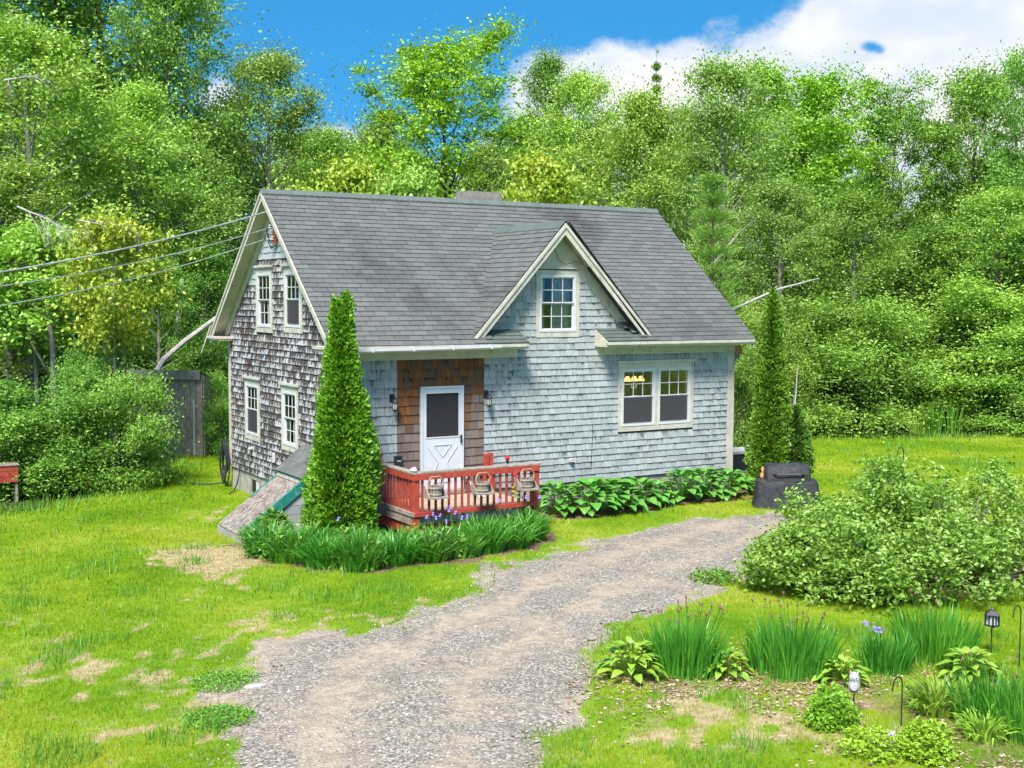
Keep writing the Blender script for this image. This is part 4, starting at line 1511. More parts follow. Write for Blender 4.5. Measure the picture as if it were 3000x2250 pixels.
# ---- red porch deck
XL, XR, YD, ZD = 0.68, 3.30, -1.82, 0.53
deck = thing('porch_deck', ((XL + XR) / 2, YD / 2, 0), 'small front porch deck with worn red railing and grey cap rail', 'deck')
npl = 13
for k in range(npl):
    y0 = YD + k * (-YD - 0.03) / npl
    MB().box(XL, XR, y0, y0 + (-YD - 0.03) / npl - 0.007, ZD - 0.035, ZD).build('floor_plank', M['deckwood'], deck)
MB().box(XL, XR, YD - 0.035, YD - 0.001, ZD - 0.16, ZD - 0.002).build('rim_board', M['greywood'], deck)
MB().box(XL - 0.035, XL - 0.001, YD - 0.035, -0.03, ZD - 0.16, ZD - 0.002).build('rim_board', M['greywood'], deck)
MB().box(XR + 0.001, XR + 0.035, YD - 0.035, -0.03, ZD - 0.16, ZD - 0.002).build('rim_board', M['greywood'], deck)
MB().box(XL + 0.02, XR - 0.02, YD + 0.01, YD + 0.035, 0.08, ZD - 0.165).build('skirt_board', M['red'], deck)
MB().box(XL + 0.01, XL + 0.035, YD + 0.04, -0.05, 0.16, ZD - 0.165).build('skirt_board', M['red'], deck)
for x, y, zt in ((XL + 0.03, YD - 0.04, 1.285), (XR - 0.05, YD - 0.04, 1.26), (XL + 0.03, -0.09, 1.285), (3.06, -0.32, 1.34), (3.17, -0.30, 1.35)):
    w = 0.062 if y < -1 else 0.045
    MB().box(x - w, x + w, y - w, y + w, -0.15 if y < -1 else ZD - 0.01, zt).build('post', M['red'], deck, bevel=0.006)
zt = 1.30
MB().box(XL - 0.06, XR + 0.06, YD - 0.12, YD + 0.03, zt - 0.005, zt + 0.03).build('cap_rail', M['greywood'], deck, bevel=0.005)
MB().box(XL - 0.06, XL + 0.10, YD + 0.032, -0.03, zt - 0.005, zt + 0.029).build('cap_rail', M['greywood'], deck, bevel=0.005)
MB().box(XL - 0.03, XR, YD - 0.13, YD - 0.095, zt - 0.115, zt - 0.008).build('top_rail', M['red'], deck, bevel=0.004)
MB().box(XL - 0.055, XL - 0.02, YD - 0.10, -0.03, zt - 0.115, zt - 0.008).build('top_rail', M['red'], deck, bevel=0.004)
MB().box(XL - 0.03, XR, YD - 0.13, YD - 0.095, ZD - 0.005, ZD + 0.075).build('bottom_rail', M['red'], deck, bevel=0.004)
MB().box(XL - 0.055, XL - 0.02, YD - 0.13, -0.03, ZD - 0.005, ZD + 0.075).build('bottom_rail', M['greywood'], deck, bevel=0.004)
nb = 18
for k in range(nb):
    x = XL + 0.16 + k * (XR - XL - 0.32) / (nb - 1)
    MB().box(x - 0.019, x + 0.019, YD - 0.093, YD - 0.058, ZD + 0.02, zt - 0.008).build('baluster', M['red'], deck)
for k in range(13):
    y = YD + 0.10 + k * 0.13
    MB().box(XL - 0.018, XL + 0.016, y - 0.019, y + 0.019, ZD + 0.02, zt - 0.008).build('baluster', M['red'], deck)
for k in range(2):
    MB().box(XR + 0.04 + k * 0.29, XR + 0.32 + k * 0.29, -1.35, -0.25, ZD - 0.22 - k * 0.17, ZD - 0.18 - k * 0.17).build('step', M['greywood'], deck)
    MB().box(XR + 0.06 + k * 0.29, XR + 0.08 + k * 0.29, -1.33, -0.27, -0.05, ZD - 0.222 - k * 0.17).build('riser', M['red'], deck)


# basket planters hung on the railing
def basket(x, label, leaf):
    b = thing('basket_planter', (x, YD - 0.26, 0.90), label, 'planter', 'wooden basket planters on the deck rail')
    y = YD - 0.26
    MB().box(x - 0.18, x + 0.18, y - 0.14, YD - 0.135, 0.865, 0.895).build('shelf', M['greywood'], b)
    for s in (-1, 1):
        mbb = MB()
        mbb.add([(x + s * 0.165, YD - 0.135, 0.895), (x + s * 0.165, y - 0.12, 0.895), (x + s * 0.165, YD - 0.135, 1.10), (x + s * 0.18, YD - 0.135, 0.895), (x + s * 0.18, y - 0.12, 0.895), (x + s * 0.18, YD - 0.135, 1.10)],
                [(0, 1, 2), (5, 4, 3), (0, 3, 4, 1), (1, 4, 5, 2), (2, 5, 3, 0)])
        mbb.build('bracket', M['greywood'], b)
    n = 14
    for k in range(n):                  # staves
        a0 = 2 * math.pi * k / n
        vs = []
        for z, r0 in ((0.897, 0.105), (1.085, 0.135)):
            for rr_ in (r0, r0 - 0.014):
                for da in (-0.43, 0.43):
                    aa = a0 + da * 2 * math.pi / n
                    vs.append((x + rr_ * math.cos(aa), y + 0.015 + rr_ * 0.85 * math.sin(aa), z))
        m_ = MB()
        m_.add(vs, [(0, 1, 5, 4), (3, 2, 6, 7), (0, 4, 6, 2), (1, 3, 7, 5), (4, 5, 7, 6), (0, 2, 3, 1)])
        m_.build('stave', M['greywood'], b)
    for z, r0 in ((0.94, 0.118), (1.055, 0.137)):
        m_ = MB()
        ring = [(x + r0 * math.cos(t), y + 0.015 + r0 * 0.87 * math.sin(t), z) for t in np.linspace(0, 2 * math.pi, 17)]
        for p, q in zip(ring[:-1], ring[1:]):
            m_.bar(p, q, 0.012, 0.024)
        m_.build('hoop', M['deckwood'], b)
    hp = [(x - 0.135, y + 0.015, 1.06), (x - 0.15, y + 0.015, 1.16), (x - 0.09, y + 0.015, 1.255), (x + 0.09, y + 0.015, 1.255), (x + 0.15, y + 0.015, 1.16), (x + 0.135, y + 0.015, 1.06)]
    m_ = MB()
    for p, q in zip(hp[:-1], hp[1:]):
        m_.bar(p, q, 0.026, 0.012, (0, 0, 1) if abs(p[0] - q[0]) > 0.05 else (1, 0, 0))
    m_.build('handle', M['deckwood'], b)
    MB().lathe([(0.0, 0), (0.118, 0.001), (0.12, 0.02), (0, 0.03)], (x, y + 0.015, 1.045), 12).build('soil', M['bark_dark'], b)
    return b


basket(1.02, 'wooden basket planter hanging on the deck rail next to the corner post', 0)
basket(1.99, 'wooden basket planter in the middle of the red deck rail', 0)
basket(2.95, 'wooden basket planter beside a red flower at the open end of the rail', 1)


def wall_lantern(x, z, label):
    l = thing('wall_lantern', (x, -0.015, z), label, 'lantern', 'wall lanterns by the door')
    MB().box(x - 0.055, x + 0.055, -0.035, -0.016, z - 0.02, z + 0.14).build('back_plate', M['black'], l, bevel=0.01)
    MB().tube([(x, -0.035, z + 0.08), (x, -0.12, z + 0.11), (x + 0.0, -0.16, z + 0.07), (x, -0.16, z + 0.03)], 0.014, 6).build('arm', M['black'], l)
    MB().lathe([(0.012, 0.03), (0.05, 0.0), (0.075, -0.035), (0.075, -0.045), (0.0, -0.045)], (x, -0.16, z + 0.03), 8).build('cap', M['black'], l)
    MB().lathe([(0.054, 0.0), (0.040, -0.13), (0.0, -0.13)], (x, -0.16, z - 0.017), 6).build('glass', M['lampglass'], l)
    m_ = MB()
    for k in range(6):
        a = k * math.pi / 3
        m_.tube([(x + 0.058 * math.cos(a), -0.16 + 0.058 * math.sin(a), z - 0.016), (x + 0.044 * math.cos(a), -0.16 + 0.044 * math.sin(a), z - 0.15)], 0.008, 4)
    m_.lathe([(0.05, 0.0), (0.05, -0.02), (0.012, -0.045)], (x, -0.16, z - 0.148), 8)
    m_.build('cage', M['black'], l)


wall_lantern(1.13, 2.45, 'black wall lantern on the grey shingles near the gutter outlet')
wall_lantern(3.22, 2.45, 'black wall lantern where brown shingles meet the long grey wall')

t = thing('letter_box', (1.23, -0.02, 1.10), 'slim black letter box with pale label on the wall beside the door', 'letter box')
MB().box(1.165, 1.295, -0.12, -0.021, 1.08, 1.36).build('body', M['black'], t, bevel=0.008)
MB().box(1.185, 1.275, -0.123, -0.1205, 1.275, 1.30).build('nameplate', M['stone'], t)
MB().box(1.16, 1.30, -0.13, -0.018, 1.362, 1.38).build('lid', M['black'], t)
t = thing('post_finial', (XL + 0.03, -0.35, 1.329), 'rusty red turned finial standing on the deck rail behind the cedar', 'finial')
MB().lathe([(0.055, 0), (0.06, 0.03), (0.03, 0.06), (0.045, 0.10), (0.075, 0.15), (0.06, 0.20), (0.02, 0.235), (0, 0.24)], (XL + 0.03, -0.35, 1.33), 12).build('turning', M['terra'], t, smooth=True)
MB().box(XL - 0.03, XL + 0.09, -0.41, -0.29, 1.3295, 1.345).build('base', M['terra'], t)
mb = MB().lathe([(0.05, 0), (0.075, 0.03), (0.06, 0.06), (0.03, 0.085), (0.0, 0.09)], (XL - 0.0, YD - 0.05, 1.331), 7)
mb.v = [(x + 0.015 * math.sin(z * 90), y * 1.0, z) for x, y, z in mb.v]
tag(mb.build('seashell', M['pot']), 'whitish shell lying on the corner of the deck rail', 'shell')
t = thing('solar_flower', (3.62, -0.3, 0), 'dark stake light with red flower head by the wall next to the deck', 'garden light')
MB().tube([(3.57, -0.3, -0.05), (3.57, -0.3, 1.16)], 0.014, 6).build('stake', M['black'], t)
MB().lathe([(0.02, 0), (0.035, 0.05), (0.02, 0.09)], (3.57, -0.3, 1.10), 8).build('socket', M['black'], t)
mb = MB()
for k in range(7):
    a = k * 2 * math.pi / 7
    mb.lathe([(0.006, -0.02), (0.026, 0.0), (0.024, 0.03), (0.0, 0.045)], (3.57 + 0.035 * math.cos(a), -0.3 + 0.035 * math.sin(a), 1.205), 6)
mb.build('petals', M['brightred'], t)
t = thing('hanging_flower', (2.74, YD - 0.15, 1.05), 'red flower ornament with green leaves tied on the deck rail', 'flower')
mb = MB()
for k in range(6):
    a = k * math.pi / 3
    mb.lathe([(0.004, -0.018), (0.03, 0.0), (0.0, 0.02)], (2.74 + 0.035 * math.cos(a), YD - 0.16, 1.16 + 0.035 * math.sin(a)), 6)
mb.build('petals', M['brightred'], t)
mb = MB().tube([(2.74, YD - 0.15, 1.14), (2.76, YD - 0.16, 1.0), (2.74, YD - 0.15, 0.86)], 0.008, 5)
mb.build('stem', M['brightred'], t)
mb = MB()
for k in range(7):
    z = 0.98 - 0.04 * k
    sx_ = (-1) ** k
    mb.add([(2.74, YD - 0.165, z), (2.74 + sx_ * 0.05, YD - 0.18, z + 0.02), (2.74 + sx_ * 0.10, YD - 0.17, z - 0.02), (2.74 + sx_ * 0.05, YD - 0.19, z - 0.03)], [(0, 1, 2, 3)])
mb.build('leaves', M['lf_lime'], t)
t = thing('garden_shovel', (2.4, -0.5, ZD), 'white handled tool leaning on the wall behind the deck rail', 'tool')
MB().tube([(2.72, -0.62, ZD + 0.02), (2.58, -0.08, 1.12)], 0.016, 6).build('handle', M['white'], t)
mb = MB()
mb.add([(2.66, -0.72, ZD + 0.004), (2.80, -0.72, ZD + 0.004), (2.79, -0.58, ZD + 0.10), (2.67, -0.58, ZD + 0.10), (2.66, -0.73, ZD + 0.02), (2.80, -0.73, ZD + 0.02), (2.79, -0.59, ZD + 0.115), (2.67, -0.59, ZD + 0.115)],
       [(0, 1, 2, 3), (7, 6, 5, 4), (0, 4, 5, 1), (1, 5, 6, 2), (2, 6, 7, 3), (3, 7, 4, 0)])
mb.build('blade', M['white'], t)

# hose coil on the far corner of the gable wall
t = thing('hose_coil', (-0.08, 6.5, 0.0), 'black garden hose coiled on a hook at the far corner of the gable', 'hose')
for k in range(7):
    rr2 = random.Random(k)
    L_ = rr2.uniform(0.36, 0.52)
    wv = rr2.uniform(0.16, 0.30)
    yc = 6.52 + rr2.uniform(-0.04, 0.06)
    pts = [(-0.075 - 0.012 * k + 0.01 * math.sin(3 * a), yc + wv * math.sin(a) * (0.55 + 0.45 * math.sin(a / 2) ** 2), 1.05 - L_ + L_ * math.cos(a)) for a in np.linspace(0, 2 * math.pi, 22)]
    MB().tube(pts, 0.017, 6).build('loop', M['hose'], t)
MB().tube([(-0.12, 6.48, 0.5), (-0.14, 6.44, 0.25), (-0.2, 6.45, 0.08), (-0.5, 6.7, 0.04), (-0.75, 7.0, 0.04)], 0.017, 6).build('loose_end', M['hose'], t)
MB().tube([(0.0, 6.40, 1.08), (-0.13, 6.48, 1.08), (-0.15, 6.50, 1.13)], 0.012, 5).build('hook', M['black'], t)
mb = MB().tube([(-0.02, 5.72, 0.50), (-0.04, 5.73, 0.3), (-0.07, 5.78, 0.12), (-0.2, 5.6, 0.02), (-0.45, 5.2, 0.03)], 0.014, 6)
tag(mb.build('drain_hose', M['hose']), 'thin black hose running down the foundation below the gable', 'hose')

# service entrance gear and the three drop wires
t = thing('service_mast', (-0.06, 3.15, 5.6), 'weathered bundle of insulators and wire ends under the gable peak', 'service head')
MB().box(-0.10, -0.04, 3.02, 3.14, 5.55, 5.92).build('bracket', M['terra'], t)
for k, (yy, zz) in enumerate(((3.22, 5.86), (3.14, 5.74), (3.10, 5.62))):
    MB().lathe([(0.018, 0), (0.045, 0.02), (0.03, 0.045), (0.045, 0.07), (0.015, 0.10)], (-0.13, yy, zz), 8).build('insulator', M['stone'], t)
    MB().tube([(-0.13, yy, zz + 0.05), (-0.17, yy + 0.12, zz - 0.02), (-0.12, yy + 0.08, zz - 0.16), (-0.08, yy - 0.04, zz - 0.10)], 0.012, 5).build('wire_loop', M['black'], t)
for k, (a, (u, v), rad, sag, nm) in enumerate((((-0.3, 2.95, 6.20), (0, 797), 0.015, 0.10, 'topmost and thickest of the three wires running off the gable'), ((-0.13, 3.40, 5.88), (0, 838.5), 0.009, 0.12, 'middle one of the three wires running off the gable'),
                                           ((-0.13, 3.62, 5.66), (0, 895), 0.009, 0.14, 'lowest of the three wires running off the gable'))):
    a = np.array(a)
    d = FW + RT * (u - 1500) / FPX - UP * (v - 1125) / FPX
    b = CAM + d * 21.0
    pts = []
    for q in np.linspace(0, 2.2, 28):
        p = a + (b - a) * q
        pts.append((p[0], p[1], p[2] - sag * 4 * (q * (1.0 - q)) * 0.9))
    tag(MB().tube(pts, rad, 5).build('service_wire', M['cable']), nm, 'wire', 'service wires')

# kitchen lamp, sill plants and curtains behind the glass
t = thing('pendant_lamp', (7.52, 0.75, 2.6), 'lit three-shade ceiling lamp glowing behind the kitchen window', 'lamp')
MB().tube([(7.52, 0.75, 3.24), (7.52, 0.75, 2.71)], 0.012, 6).build('stem', M['black'], t)
MB().bar((7.28, 0.75, 2.71), (7.76, 0.75, 2.71), 0.03, 0.03).build('arm', M['black'], t)
for k in range(3):
    MB().lathe([(0.035, 0.0), (0.05, -0.03), (0.085, -0.11), (0.0, -0.11)], (7.33 + k * 0.19, 0.75, 2.70), 10).build('shade', M['bulb'], t)


pl = bpy.data.lights.new('pendant_light', 'POINT')
pl.energy = 3.0
pl.color = (1.0, 0.72, 0.45)
pl.shadow_soft_size = 0.08
po = bpy.data.objects.new('pendant_light', pl)
COL.objects.link(po)
po.location = (7.52 - ORG[t.name][0], 0.0, 2.48 - ORG[t.name][2])
po.parent = t


def sill_plant(x, s, mat_, label, name='potted_plant'):
    p = thing(name, (x, 0.20, 1.64), label, 'plant', 'plants on the kitchen sill')
    MB().lathe([(0.045 * s, 0), (0.06 * s, 0.11 * s), (0.052 * s, 0.11 * s), (0, 0.10 * s)], (x, 0.20, 1.675), 10).build('pot', mat_, p)
    m_ = MB()
    r_ = random.Random(int(x * 100))
    for k in range(26):
        a, e = r_.uniform(0, 6.28), r_.uniform(0.3, 1.4)
        q = Vector((math.cos(a) * math.cos(e), math.sin(a) * math.cos(e) * 0.5, math.sin(e))) * (0.13 * s)
        c0 = Vector((x, 0.20, 1.675 + 0.11 * s))
        sd = Vector((-math.sin(a), math.cos(a), 0)) * 0.02 * s
        m_.add([c0 + q * 0.2, c0 + q * 0.7 + sd, c0 + q, c0 + q * 0.7 - sd], [(0, 1, 2, 3)])
    m_.build('leaves', M['lf_mid'], p)


MB().box(6.60, 8.50, 0.145, 0.32, 1.63, 1.672).build('inner_sill', M['white'], house)
sill_plant(7.28, 1.0, M['pot'], 'small plant in a white pot on the sill, left kitchen sash')
sill_plant(7.92, 0.8, M['purple'], 'small plant in a purple pot on the sill, right kitchen sash')
sill_plant(8.22, 1.5, M['green'], 'bushy plant in a green pot on the sill, right kitchen sash')


def curtain(x0, x1, z0, z1, y, label):
    m_ = MB()
    n = 26
    for k in range(n + 1):
        x = x0 + (x1 - x0) * k / n
        yy = y + 0.025 * math.sin(k * 1.35)
        m_.v += [(x, yy, z0), (x, yy, z1), (x, yy + 0.004, z0), (x, yy + 0.004, z1)]
    for k in range(n):
        a, b = 4 * k, 4 * (k + 1)
        m_.f += [(a, b, b + 1, a + 1), (a + 3, b + 3, b + 2, a + 2)]
    m_.f += [(0, 1, 3, 2), (4 * n, 4 * n + 2, 4 * n + 3, 4 * n + 1)]
    tag(m_.build('curtain', M['curtain'], smooth=True), label, 'curtain', 'curtains in the dormer window')


curtain(4.54, 4.70, 3.70, 5.0, 0.13, 'pale curtain hanging at the outer edge of the dormer window near the ridge valley')
curtain(4.88, 5.36, 3.70, 5.0, 0.14, 'wider pale curtain across the middle of the dormer window')

# copper and wood bird feeder bracket on the far corner, dark planter box behind the house corner
t = thing('copper_feeder', (9.95, 0.08, 3.1), 'copper coloured box feeder on a wooden bracket at the far house corner', 'feeder')
MB().box(9.83, 10.05, 0.0, 0.18, 3.20, 3.38).build('box', M['copperbox'], t)
MB().box(9.81, 10.09, -0.03, 0.21, 3.17, 3.197).build('tray', M['greywood'], t)
MB().bar((9.805, 0.09, 3.07), (10.0, 0.09, 3.16), 0.10, 0.12).build('bracket', M['greywood'], t)
MB().bar((9.805, 0.09, 2.86), (9.90, 0.09, 3.05), 0.06, 0.06).build('strut', M['greywood'], t)
t = thing('copper_cap_box', (10.1, 1.2, 3.6), 'copper coloured box peeking over the far roof edge', 'vent box')
MB().box(9.99, 10.20, 0.35, 0.60, 3.80, 4.02).build('box', M['copperbox'], t)
MB().box(9.98, 10.22, 0.33, 0.62, 4.022, 4.05).build('lid', M['stone'], t)
MB().box(9.805, 9.99, 0.42, 0.52, 3.86, 3.92).build('bracket', M['greywood'], t)
t = thing('planter_box', (12.2, 2.4, 0), 'dark box with pale rim standing behind the far corner of the house', 'box')
MB().box(11.6, 12.7, 2.1, 2.8, -0.05, 0.50).build('body', M['black'], t)
MB().box(11.56, 12.74, 2.06, 2.84, 0.502, 0.56).build('rim', M['stone'], t)
MB().box(11.45, 12.85, 1.95, 2.95, -0.05, 0.06).build('slab', M['concrete'], t)

# covered grill on the lawn
gp = ground_at(2330, 1478)
t = thing('covered_grill', (9.35, -2.25, 0), 'barbecue grill under a black cover beside the second cedar', 'grill', rz=math.radians(-35))
ORG[t.name] = np.zeros(3)
lo = [(-0.60, -0.30, 0.03), (0.55, -0.30, 0.05), (0.55, 0.30, 0.04), (-0.60, 0.30, 0.03)]
secs = [(0.03, 0.62, 0.32), (0.45, 0.56, 0.29), (0.72, 0.56, 0.28)]
mb = MB()
n = 28
rg = random.Random(3)
rows = []
for z, a, b in ((0.02, 0.72, 0.36), (0.2, 0.68, 0.33), (0.40, 0.66, 0.31), (0.56, 0.64, 0.30), (0.61, 0.62, 0.28)):
    row = []
    for k in range(n):
        th = 2 * math.pi * k / n
        cxx = abs(math.cos(th)) ** 0.35 * (1 if math.cos(th) > 0 else -1)
        syy = abs(math.sin(th)) ** 0.35 * (1 if math.sin(th) > 0 else -1)
        f = 1 + 0.035 * math.sin(k * 2.9) * (1 - z) + rg.uniform(-0.012, 0.012)
        row.append((a * cxx * f, b * syy * f, z + (0.02 * math.sin(k * 1.7) if z < 0.1 else 0)))
    rows.append(row)
mb.add([p for r_ in rows for p in r_], [(i * n + k, i * n + (k + 1) % n, (i + 1) * n + (k + 1) % n, (i + 1) * n + k) for i in range(len(rows) - 1) for k in range(n)] + [tuple(range((len(rows) - 1) * n, len(rows) * n))])
mb.build('cover', M['tarp'], t, smooth=True)
mb = MB()
hs_ = []
for xx in (-0.46, -0.42, -0.15, 0.15, 0.42, 0.46):
    k_ = 0.86 if abs(xx) > 0.45 else 1.0 + 0.03 * math.sin(xx * 9)
    hs_.append([(xx, 0.29 * k_ * math.cos(a), 0.595 + 0.37 * k_ * math.sin(a) ** 0.8) for a in np.linspace(0, math.pi, 11)])
mb.add([p for r_ in hs_ for p in r_], [(i * 11 + k, i * 11 + k + 1, (i + 1) * 11 + k + 1, (i + 1) * 11 + k) for i in range(5) for k in range(10)] + [tuple(range(11)), tuple(range(65, 54, -1))])
mb.build('hood_cover', M['tarp'], t, smooth=True)
MB().tube([(-0.34, -0.27, 0.74), (-0.25, -0.33, 0.76), (0.25, -0.33, 0.76), (0.34, -0.27, 0.74)], 0.018, 6).build('handle', M['black'], t)
t = thing('clay_chiminea', (9.0, -1.6, 0), 'terracotta coloured pot standing behind the covered grill', 'pot')
MB().lathe([(0.08, 0.0), (0.11, 0.2), (0.13, 0.50), (0.12, 0.70), (0.09, 0.72), (0.10, 0.84), (0.08, 0.84), (0.0, 0.7)], (9.22, -1.75, -0.02), 14).build('body', M['copperbox'], t, smooth=True)
mb = MB()
for k in range(3):
    mb.lathe([(0.13, 0), (0.15, 0.02), (0.14, 0.05), (0, 0.06)], (9.35 + 0.17 * k, -0.98 + 0.02 * k, 0.02), 9)
tag(mb.build('edging_tile', M['terra']), 'scalloped red clay edging lying at the end of the hosta bed', 'edging')

# shed at the edge of the wood
t = thing('garden_shed', (0.12, 12.6, 0), 'old grey shed with sloping roof half hidden by bushes', 'shed', rz=math.radians(-40))
ORG[t.name] = np.zeros(3)
hw_, dp_ = 1.12, 2.4
mb = MB()
mb.prism([(-hw_, 0), (hw_, 0), (hw_, 2.32), (-hw_, 2.32)], [[(-0.55, 1.2), (-0.05, 1.2), (-0.05, 1.75), (-0.55, 1.75)]], lambda a, b, d: (a, -d, b), 0.0, -0.05)
mb.build('front_wall', M['greywood'], t)
for s in (-1, 1):
    MB().prism([(0.05, 0), (dp_, 0), (dp_, 1.55), (0.05, 2.28)], [], lambda a, b, d: (s * hw_ + d, a, b), -0.025, 0.025).build('side_wall', M['greywood'], t)
MB().box(-hw_ + 0.03, hw_ - 0.03, dp_, dp_ + 0.04, 0, 1.55).build('rear_wall', M['greywood'], t)
mb = MB()
mb.add([(-1.12, -0.10, 2.34), (1.12, -0.10, 2.34), (1.12, 2.5, 1.55), (-1.12, 2.5, 1.55), (-1.12, -0.10, 2.40), (1.12, -0.10, 2.40), (1.12, 2.5, 1.61), (-1.12, 2.5, 1.61)],
       [(3, 2, 1, 0), (4, 5, 6, 7), (0, 1, 5, 4), (1, 2, 6, 5), (2, 3, 7, 6), (3, 0, 4, 7)])
mb.build('roof', M['tar'], t)
MB().box(-1.10, 1.10, -0.125, -0.102, 2.16, 2.41).build('fascia', M['bark_pale'], t)
for k in range(13):
    x0 = -hw_ + k * 2 * hw_ / 13
    for z0, z1 in (((0.0, 1.19), (1.76, 2.15)) if -0.6 < x0 + 0.05 < -0.02 else ((0.0, 2.15),)):
        MB().box(x0 + 0.004, x0 + 2 * hw_ / 13 - 0.006, -0.022, -0.001, z0, z1).build('board', M['greywood'], t)
MB().box(0.86, 0.90, -0.05, -0.024, 0.05, 1.6).build('trim', M['white'], t)
MB().box(-0.60, 0.0, -0.04, -0.024, 1.13, 1.19).build('sill', M['greywood'], t)
MB().box(-0.54, -0.06, 0.10, 0.12, 1.2, 1.75).build('dark_opening', M['screen'], t)

# red wooden box at the left edge
p = np.array([*place(2, 26.0), 0])
t = thing('red_crate', (float(p[0]), float(p[1]), 0), 'small red wooden crate in the weeds at the left edge', 'crate')
ORG[t.name] = np.zeros(3)
for z in (0.50, 0.62, 0.74):
    MB().box(-0.55, 0.28, -0.21, -0.19, z - 0.05, z + 0.06).build('slat', M['red'], t)
    MB().box(0.26, 0.28, -0.19, 0.21, z - 0.05, z + 0.06).build('slat', M['red'], t)
MB().box(-0.55, 0.25, -0.18, 0.2, 0.44, 0.47).build('bottom', M['greywood'], t)
MB().box(-0.57, 0.30, -0.23, 0.23, 0.805, 0.83).build('lid', M['greywood'], t)
for sx_ in (-0.5, 0.22):
    MB().box(sx_, sx_ + 0.05, -0.17, 0.18, -0.05, 0.435).build('leg', M['greywood'], t)

# ---------------------------------------------------------------- foliage builders
def unit(v):
    return v / (np.linalg.norm(v, axis=-1, keepdims=True) + 1e-9)


def leafquads(C, r, L, Wd, upbias=0.8, droop=0.2, axis=None, jl=0.35):
    """rhombic leaves round the centres C"""
    n = len(C)
    a = r.normal(size=(n, 3)) if axis is None else axis + r.normal(size=(n, 3)) * 0.5
    a[:, 2] = a[:, 2] * 0.6 - droop
    a = unit(a)
    nn = r.normal(size=(n, 3)) * 0.75
    nn[:, 2] += upbias
    b = unit(np.cross(nn, a))
    nn = np.cross(a, b)
    l = (L * r.uniform(1 - jl, 1 + jl, n))[:, None]
    w = (Wd * r.uniform(1 - jl, 1 + jl, n))[:, None]
    V = np.empty((n, 4, 3))
    V[:, 0] = C - a * l * 0.5
    V[:, 1] = C + b * w * 0.5 + nn * w * 0.10 - a * l * 0.06
    V[:, 2] = C + a * l * 0.5 - nn * l * 0.06
    V[:, 3] = C - b * w * 0.5 + nn * w * 0.10 - a * l * 0.06
    return V.reshape(-1, 3), np.arange(n * 4).reshape(-1, 4)


def woodmesh(name, mb):
    me = bpy.data.meshes.new(name)
    me.from_pydata(mb.v, [], mb.f)
    me.polygons.foreach_set('use_smooth', np.ones(len(me.polygons), bool))
    me.update()
    return me


def make_tree(seed, H, rad, base, shape, nb, nleaf, L, Wd, cl=0.5, clz=0.35, elev=0.6, r0=None, droop=0.2, subs=3, lean=0.0, stems=1, flat=0.0, skirt=0):
    """returns (wood mesh, crown mesh) standing on the origin"""
    r = np.random.default_rng(seed)
    mb = MB()
    r0 = r0 or H * 0.012
    cc = []
    for s in range(stems):
        ph = r.uniform(0, 6.28)
        spread = 0.0 if stems == 1 else rad * 0.45
        q = np.linspace(0, 1, 9)
        bx = lean * q ** 1.3 * H + np.sin(q * 4 + ph) * 0.012 * H * q + spread * np.cos(6.28 * s / stems + ph) * q
        by = np.cos(q * 3.4 + ph) * 0.012 * H * q + spread * np.sin(6.28 * s / stems + ph) * q
        hz = H * (0.95 if s == 0 else r.uniform(0.7, 0.95))
        T = np.stack([bx, by, q * hz - 0.15 * (q == 0)], -1)
        R = r0 * (1 - q) ** 0.75 * (1 if stems == 1 else 0.65) + 0.008
        R[0] *= 1.25
        mb.tube(T, list(R), 7)
        m = max(4, nb // stems)
        for k in range(m):
            f = (k + r.uniform(0, 0.9)) / m
            t = base + (0.985 - base) * f
            p0 = np.array([np.interp(t, q, T[:, i]) for i in range(3)])
            az_ = k * 2.39996 + r.uniform(-0.5, 0.5)
            ln_ = rad * shape(f) * r.uniform(0.72, 1.12)
            e = elev * (0.6 + 0.7 * f) + r.uniform(-0.2, 0.2)
            d = np.array([math.cos(az_) * math.cos(e), math.sin(az_) * math.cos(e), math.sin(e)])
            p1 = p0 + d * ln_ * 0.55 + np.array([0, 0, 0.04 * ln_])
            p2 = p0 + d * ln_ + np.array([0, 0, (0.10 - flat * 0.2) * ln_ - droop * 0.25 * ln_])
            br = max(0.008, np.interp(t, q, R) * 0.5)
            mb.tube([p0, p1, p2], [br, br * 0.6, 0.006], 4, False)
            cc += [p1 * 0.35 + p2 * 0.65, p2]
            if f > 0.15:
                cc.append(p1)
            for j in range(subs):
                g = r.uniform(0.35, 0.95)
                s0 = p0 + (p2 - p0) * g
                aa = az_ + r.choice([-1, 1]) * r.uniform(0.5, 1.3)
                ee = e * 0.5 + r.uniform(-0.35, 0.5)
                s1 = s0 + np.array([math.cos(aa) * math.cos(ee), math.sin(aa) * math.cos(ee), math.sin(ee)]) * ln_ * r.uniform(0.28, 0.5)
                mb.tube([s0, s1], [br * 0.4, 0.005], 3, False)
                cc += [s1, (s0 + s1) / 2 + r.normal(size=3) * 0.1]
        cc.append(T[-1])
    for k in range(skirt):               # foliage down to the ground
        a = r.uniform(0, 6.28)
        q = rad * math.sqrt(r.uniform(0.25, 0.95))
        cc.append(np.array([q * math.cos(a), q * math.sin(a), r.uniform(0.08, 0.22) * H]))
    cc = np.array(cc)
    wgt = r.uniform(0.3, 1.6, len(cc))
    ci = r.choice(len(cc), nleaf, p=wgt / wgt.sum())
    sz = r.uniform(0.55, 1.25, len(cc))
    off = r.normal(size=(nleaf, 3)) * np.array([cl, cl, clz]) * (sz[ci] * np.where(r.random(nleaf) < 0.32, 2.1, 0.9))[:, None]
    C = cc[ci] + off
    C[:, 2] = np.maximum(C[:, 2], 0.05)
    V, F = leafquads(C, r, L, Wd, 0.85, droop)
    return woodmesh('trunk', mb), fastmesh('crown', V, F)


